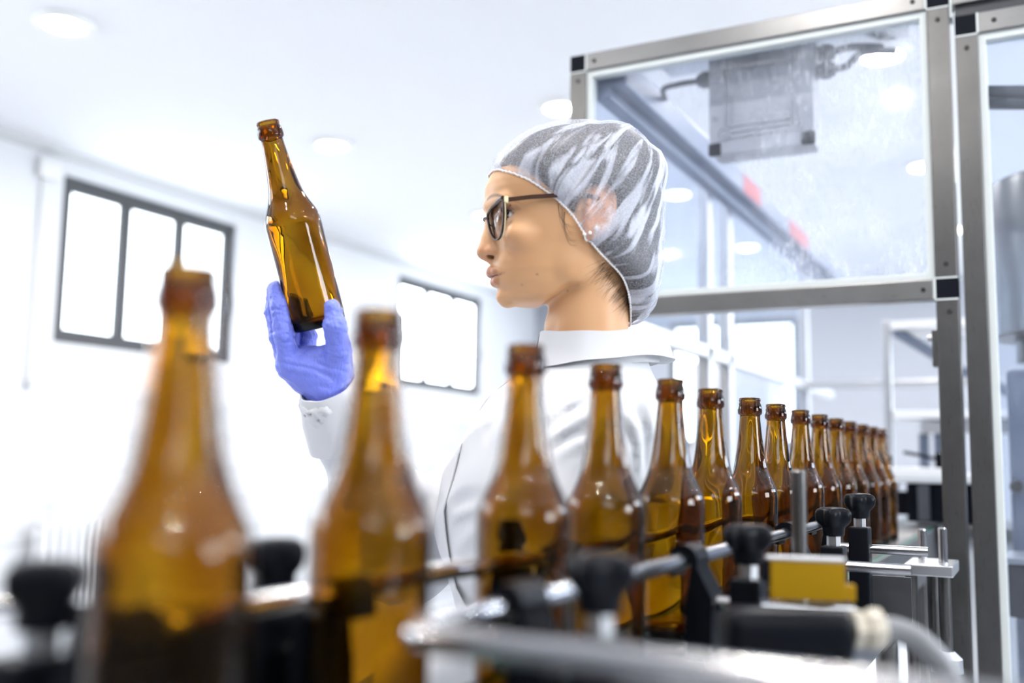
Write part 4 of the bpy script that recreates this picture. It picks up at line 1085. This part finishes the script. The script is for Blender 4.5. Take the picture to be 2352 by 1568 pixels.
# ---- coat ---------------------------------------------------------------
hand_c = Lc(at(757, 893, 1.185))
elbow = Lc(at(930, 1262, 1.30)); shR = np.array([-5., -138, -256]); shL = np.array([-20., 104, -258])
elL = np.array([55., 80, -470]); haL = np.array([225., 15, -560])
def folds(P, sc, amp, seed):
    a, b, c_ = P[..., 0]/sc, P[..., 1]/sc, P[..., 2]/sc
    w1 = np.sin(a*1.1+1.7*np.sin(c_*.7+seed)+seed)+np.sin(b*1.3-1.2*np.sin(a*.8+seed*2)+c_*.6)
    w2 = np.sin(c_*1.5+1.4*np.sin(b*.9+a*.5+seed)+1.3*seed)
    return amp*(.5*w1+.6*np.abs(w2)-.4)
def torso(P):
    d = ell(P, (22, -25, -330), (116, 150, 150))
    d = smin(d, ell(P, (84, -35, -362), (80, 100, 98)), 40)
    d = smin(d, cap(P, (-16, 66, -250), (-10, -108, -250), 46, 46), 40)
    d = smin(d, ell(P, (-50, -10, -278), (66, 112, 82)), 36)
    d = smin(d, cap(P, (-24, 0, -160), (-24, 0, -235), 56, 76), 26)
    d = smin(d, ell(P, (35, -55, -560), (95, 125, 260)), 50)
    sk = cap(P, (45, -60, -640), (45, -60, -960), 112, 128); d = smin(d, sk, 50)
    d = smax(d, -985-P[..., 2], 4)
    d = smax(d, P[..., 2]+158, 6)
    return d
def PL(px, py, s_):
    r = ray(px, py); t = ((HC-CC)@HS+s_/1000)/(r@HS); q = (CC+r*t-HC); return np.array([q@HF, q@HU])*1000
CREASE = [(PL(*a, 115), PL(*b_, 115), w_, h_) for a, b_, w_, h_ in (((1240, 1010), (1345, 912), 5, 6), ((1262, 1035), (1375, 965), 4.5, 4.5), ((1440, 940), (1488, 1085), 5, 5), ((1415, 985), (1452, 1100), 4.5, 4.5), ((1470, 880), (1512, 985), 5, 5), ((1012, 1215), (1085, 1135), 6, 6), ((1022, 1300), (1080, 1190), 6, 6), ((1130, 1010), (1190, 900), 5, 3.5))]
def creases(P):
    g = 0; q = P[..., (0, 2)]
    for a, b_, w_, h_ in CREASE:
        d_ = b_-a; ln = np.linalg.norm(d_); n_ = np.array([-d_[1], d_[0]])/ln
        t = np.clip(((q-a)@d_)/ln**2, -.2, 1.2); x = (q-a)@n_+3*np.sin(t*5)
        e_ = np.clip(t/.3+.3, 0, 1)*np.clip((1-t)/.3+.3, 0, 1)
        g = g+h_*e_*(np.exp(-(x/w_)**2)-.9*np.exp(-((x-2.2*w_)/(1.4*w_))**2))
    return g*np.clip((P[..., 1]-10)/40, 0, 1)
def coat(P):
    d = torso(P)+folds(P, 38, 6.0, 1.3)*np.clip((-200-P[..., 2])/40, 0, 1)
    # fold running from the shoulder to the chest, and the overlapping front edge
    arm = chain(P, [shR, elbow], [60, 60], 10); fore = cap(P, elbow, hand_c, 68, 38)
    t = ((P-elbow)@(hand_c-elbow))/np.dot(hand_c-elbow, hand_c-elbow)
    wr = 2.6*np.sin(t*34+3.0*np.sin(P[..., 0]/31)+1.5*np.sin(P[..., 1]/24))*np.clip(1.05-t, 0, 1)+folds(P, 26, 3.0, 2.1)
    rt = smin(arm, fore, 22)+wr
    rt = smax(rt, (t-1.0)*np.linalg.norm(hand_c-elbow)+1, 3)
    # hollow cuff
    rt = smax(rt, -smax(cap(P, elbow, hand_c+(hand_c-elbow)*.2, 42, 33), (.86-t)*400, 4), 2)
    lf = smin(cap(P, shL, elL, 52, 47), cap(P, elL, haL, 47, 37), 20)+folds(P, 22, 2.2, .6)
    t2 = ((P-elL)@(haL-elL))/np.dot(haL-elL, haL-elL); lf = smax(lf, (t2-.93)*170, 3)
    d = smin(d, lf, 14); d = smin(d, rt, 16)
    xw = HC[0]*1000+P[..., 0]*HF[0]+P[..., 1]*HS[0]        # the coat stays clear of the conveyor
    d = smax(d, np.minimum(xw+408, -338-P[..., 2]), 14)
    d = d+creases(P)
    d = smax(d, -cap(P, (-14, 0, -120), (-14, 0, -190), 54, 50), 4)
    # stitched front edge: a raised placket running down the middle of the chest
    return d
V, Fc = surf(coat, (-190, -260, -1000), (420, 190, -150), 5.5, 2)
ctm = obj_np('coat', W(V), Fc, M['coat'], PER); ctm['label'] = 'long white work coat'
# collar: stand with a turned-down fall
def collar_ring(th, k):
    ce_f, ce_s = -28.0, 0.0
    a, b = 72.0, 63.0
    x = math.cos(th); y_ = math.sin(th)
    back = (1-x)/2
    top = -147+8*back-5*math.sin(th)**2
    bot = -192+16*back+10*math.sin(th)**2*.4
    grow = {0: -3, 1: -1, 2: 2.5, 3: 9.5, 4: 11, 5: 9}[k]
    uu = {0: top-40, 1: top-2, 2: top, 3: bot+2, 4: bot, 5: bot+1.5}[k]
    if k >= 3: grow += 5*back
    wob = 1.6*math.sin(3*th+1)+1.0*math.sin(7*th)
    return (ce_f+(a+grow+wob*.5)*x-2*back, ce_s+(b+grow+wob*.5)*y_, uu+.6*wob)
cm = MB(); Vv = []; n = 96; gap = .10
ths = np.linspace(gap, 2*pi-gap, n)
rows_k = [0, 1, 2, 3, 4, 5]
for k_ in rows_k: Vv += [W(collar_ring(t, k_)) for t in ths]
Vv += [W(np.array(collar_ring(t, 2))+np.array([-1.5*math.cos(t), -1.5*math.sin(t), -4])) for t in ths]
Ff = []; seqk = list(range(7))
for a_ in range(6):
    for i in range(n-1): Ff.append((a_*n+i, a_*n+i+1, (a_+1)*n+i+1, (a_+1)*n+i))
cm.add(Vv, Ff)
obj('collar', cm, M['coat'], ctm, angle=60)
# front placket strip standing proud of the chest
pk = MB(); rows = []
for u_ in np.linspace(-196, -620, 40):
    # march from outside onto the coat
    f_ = 220.0; s0 = -12.0-6*math.sin((u_+200)/90)
    for _ in range(60):
        d = float(coat(np.array([[f_, s0, u_]]))[0]); f_ -= d*.7
        if abs(d) < .3: break
    rows.append((f_, s0, u_))
Vv = []
for f_, s0, u_ in rows:
    for ds, df_ in ((-22, -1), (-22, .3), (13, 1.6), (15, .6), (14, -1)): Vv.append(W((f_+df_-abs(ds)*.10, s0+ds, u_)))
Ff = []
for i in range(len(rows)-1):
    for k_ in range(4): Ff.append((i*5+k_, i*5+k_+1, (i+1)*5+k_+1, (i+1)*5+k_))
pk.add(Vv, Ff); obj('placket', pk, M['coat'], ctm, angle=50)
# cuff band of the raised sleeve
ax_ = nrm(hand_c-elbow); x_ = nrm(np.cross(ax_, (0, 0, 1))); y_ = np.cross(ax_, x_); cb_ = MB(); Vv = []; n = 56
for (tt, rr_) in ((-66, 50.0), (-65, 52), (-30, 46), (-8, 39.0), (0, 37.2), (5, 35.0), (5, 33.0), (-34, 30.5)):
    for k_ in range(n):
        a = 2*pi*k_/n; q = rr_*(1+.035*math.sin(3*a+tt*.03)+.02*math.sin(7*a+1))
        Vv.append(W(hand_c+ax_*tt+(x_*math.cos(a)+y_*math.sin(a))*q))
cb_.add(Vv, [(i*n+k_, i*n+(k_+1) % n, (i+1)*n+(k_+1) % n, (i+1)*n+k_) for i in range(7) for k_ in range(n)])
obj('cuff', cb_, M['coat'], ctm, angle=60)

# ---- trousers and shoes (below the coat)
gz_ = -HC[2]*1000
def legs(P):
    d = None
    for sg in (1, -1):
        e = chain(P, [(45, -60+sg*62, -860), (50, -60+sg*66, -1120), (38, -60+sg*68, gz_+75)], [74, 58, 44], 20); d = e if d is None else np.minimum(d, e)
    return smax(d, gz_+62-P[..., 2], 4)
V, Fc = surf(legs, (-80, -220, gz_+50), (150, 100, -880), 8, 1)
obj_np('trousers', W(V), Fc, M['trouser'], PER)
for sg in (1, -1):
    def shoe(P, sg=sg):
        y0_ = -60+sg*68
        d = smin(ell(P, (70, y0_, gz_+34), (120, 43, 44)), ell(P, (20, y0_, gz_+55), (60, 40, 55)), 20)
        return smax(d, gz_-P[..., 2], 3)
    V, Fc = surf(shoe, (-90, -200, gz_-8), (210, 80, gz_+125), 7, 1)
    obj_np('shoe', W(V), Fc, M['shoe'], PER)

# ---- gloves -------------------------------------------------------------
def rnoise(P, sc, seed, stretch=None):
    rg_ = np.random.RandomState(seed); o_ = 0
    for k_ in range(7):
        d_ = nrm(rg_.normal(size=3)); 
        if stretch is not None: d_ = d_-stretch*d_.dot(stretch)*.75
        o_ = o_+np.sin(P@d_*(6.28/sc)*rg_.uniform(.7, 1.5)+rg_.uniform(0, 6.28)+1.2*np.sin(P@nrm(rg_.normal(size=3))*(3.1/sc)))
    return o_/2.6
def HP(px, py, dz): return Lc(at(px, py, 1.19-dz/1000.0))   # picture point and mm towards the camera -> head mm
bb = Lc(hb); bt = Lc(ht); bax = nrm(bt-bb)
def bottle_solid(P):
    q = P-bb; t = q@bax; r = np.linalg.norm(q-t[..., None]*bax, axis=-1)
    return np.maximum(np.maximum(r-33.3, -t), t-130)
wrist = HP(760, 893, -2); wr2 = HP(790, 955, -8)
thumb = [HP(778, 868, 4), HP(778, 806, 20), HP(770, 748, 36), HP(763, 705, 35)]
fA = [HP(664, 838, 8), HP(652, 765, 17), HP(642, 705, 15), HP(634, 662, 9)]
fB = [HP(660, 838, -12), HP(640, 770, -10), HP(629, 712, -12), HP(628, 668, -16)]
fC = [HP(700, 832, -20), HP(709, 778, -36), HP(702, 728, -46), HP(693, 700, -44)]
fD = [HP(674, 836, -20), HP(672, 776, -34), HP(668, 722, -44), HP(672, 690, -45)]
def glove(P):
    d = None
    for pts, rs in ((fA, (12, 11.6, 10.6, 8.6)), (fB, (12, 11, 10, 8)), (fC, (11, 9.5, 8.8, 7.6)), (fD, (12, 10.5, 9.6, 8))):
        e = chain(P, pts, rs, 3); d = e if d is None else smin(d, e, 2.2)
    # palm
    pal = chain(P, [wrist, HP(712, 848, 2), HP(664, 832, 2)], [25, 19, 14], 14)
    pal = smin(pal, chain(P, [wrist, HP(722, 838, -8), HP(700, 826, -16)], [24, 18, 12], 12), 12)
    pal = smin(pal, chain(P, [wrist, HP(700, 868, 0), HP(660, 846, -2)], [22, 15, 11], 14), 12)
    th = chain(P, thumb, (16.5, 14.2, 12.4, 9.2), 5)
    th = smin(th, cap(P, HP(770, 852, 10), HP(735, 842, 6), 15, 14), 12)
    d = smin(d, pal, 8); d = smin(d, th, 9)
    web = cap(P, HP(745, 812, 10), HP(705, 822, 2), 9, 11); d = smin(d, web, 10)
    d = smin(d, cap(P, wrist, wr2, 27.5, 28), 8)
    # stretched and puckered nitrile
    wrk = .85*(.45-np.abs(rnoise(P, 17, 3)))+.5*(.4-np.abs(rnoise(P, 9, 8)))
    big = .9*(.4-np.abs(rnoise(P, 20, 5, nrm(HP(640, 800, 0)-HP(790, 840, 10)))))
    tfi = np.clip(((P-HP(700, 800, 0))@bax)/30, 0, 1)
    d = d+wrk*(.12+.88*tfi)+big*(1-.6*tfi)
    d = smax(d, -(bottle_solid(P)-.2), .6)
    return d
V, Fc = surf(glove, np.minimum.reduce([wrist, fA[3], fB[3], fC[3], thumb[3], wr2])-34, np.maximum.reduce([wrist, fA[3], fB[3], fC[3], thumb[3], wr2, fC[2]])+34, 1.5, 2)
gv = obj_np('glove', W(V), Fc, M['glove'], PER); gv['label'] = 'periwinkle blue nitrile glove gripping the bottle base'
# lowered left hand
hd_ = nrm(haL-elL); hs_ = nrm(np.cross(hd_, (0, 0, 1))); hu_ = np.cross(hs_, hd_)
def glove2(P):
    o_ = haL-hd_*8
    d = smin(cap(P, o_-hd_*25, o_+hd_*20, 27, 26), ell(P, o_+hd_*60, (38, 38, 30)), 14)
    for k_, (ln, sp_) in enumerate(((70, -27), (78, -9), (72, 9), (56, 26))):
        b_ = o_+hd_*82+hs_*sp_*1.0; m_ = b_+hd_*ln*.5-hu_*6; e_ = b_+hd_*ln*.85-hu_*26
        d = smin(d, chain(P, [b_-hd_*20, b_, m_, e_], [11, 10.5, 9.5, 8], 2), 2.5)
    d = smin(d, chain(P, [o_+hd_*30-hs_*24, o_+hd_*62-hs_*46-hu_*8, o_+hd_*92-hs_*50-hu_*18], [13, 11, 9], 4), 6)
    return d
V, Fc = surf(glove2, haL-170, haL+190, 3.0, 2)
obj_np('glove', W(V), Fc, M['glove'], PER)['label'] = 'blue nitrile glove on the lowered hand'
#PART4
# ================================================================== CAMERA, LIGHT, RENDER SETTINGS
cam = bpy.data.cameras.new('camera'); co = bpy.data.objects.new('camera', cam); COL.objects.link(co)
mw = Matrix(((CM[0, 0], CM[0, 1], CM[0, 2], CC[0]), (CM[1, 0], CM[1, 1], CM[1, 2], CC[1]), (CM[2, 0], CM[2, 1], CM[2, 2], CC[2]), (0, 0, 0, 1)))
co.matrix_world = mw
cam.sensor_fit = 'HORIZONTAL'; cam.sensor_width = 36; cam.lens = F_PX*36/2352
cam.clip_start = .02; cam.clip_end = 60
cam.dof.use_dof = True; cam.dof.focus_distance = 1.29; cam.dof.aperture_fstop = 2.2
scene.camera = co
w = bpy.data.worlds.new('world'); scene.world = w; w.use_nodes = True
w.node_tree.nodes['Background'].inputs['Color'].default_value = (.75, .87, 1, 1); w.node_tree.nodes['Background'].inputs['Strength'].default_value = 1.0
vs = scene.view_settings; scene.display_settings.display_device = 'sRGB'; vs.view_transform = 'Standard'; vs.look = 'None'; vs.gamma = 1; vs.exposure = EXPOSURE; vs.use_curve_mapping = False
cy = scene.cycles
cy.use_denoising = True; cy.denoiser = 'OPENIMAGEDENOISE'
cy.max_bounces = 12; cy.diffuse_bounces = 3; cy.glossy_bounces = 5; cy.transmission_bounces = 12; cy.transparent_max_bounces = 12
cy.caustics_reflective = False; cy.caustics_refractive = False; cy.blur_glossy = .5
cy.sample_clamp_indirect = 30; cy.use_adaptive_sampling = True; cy.adaptive_threshold = .07
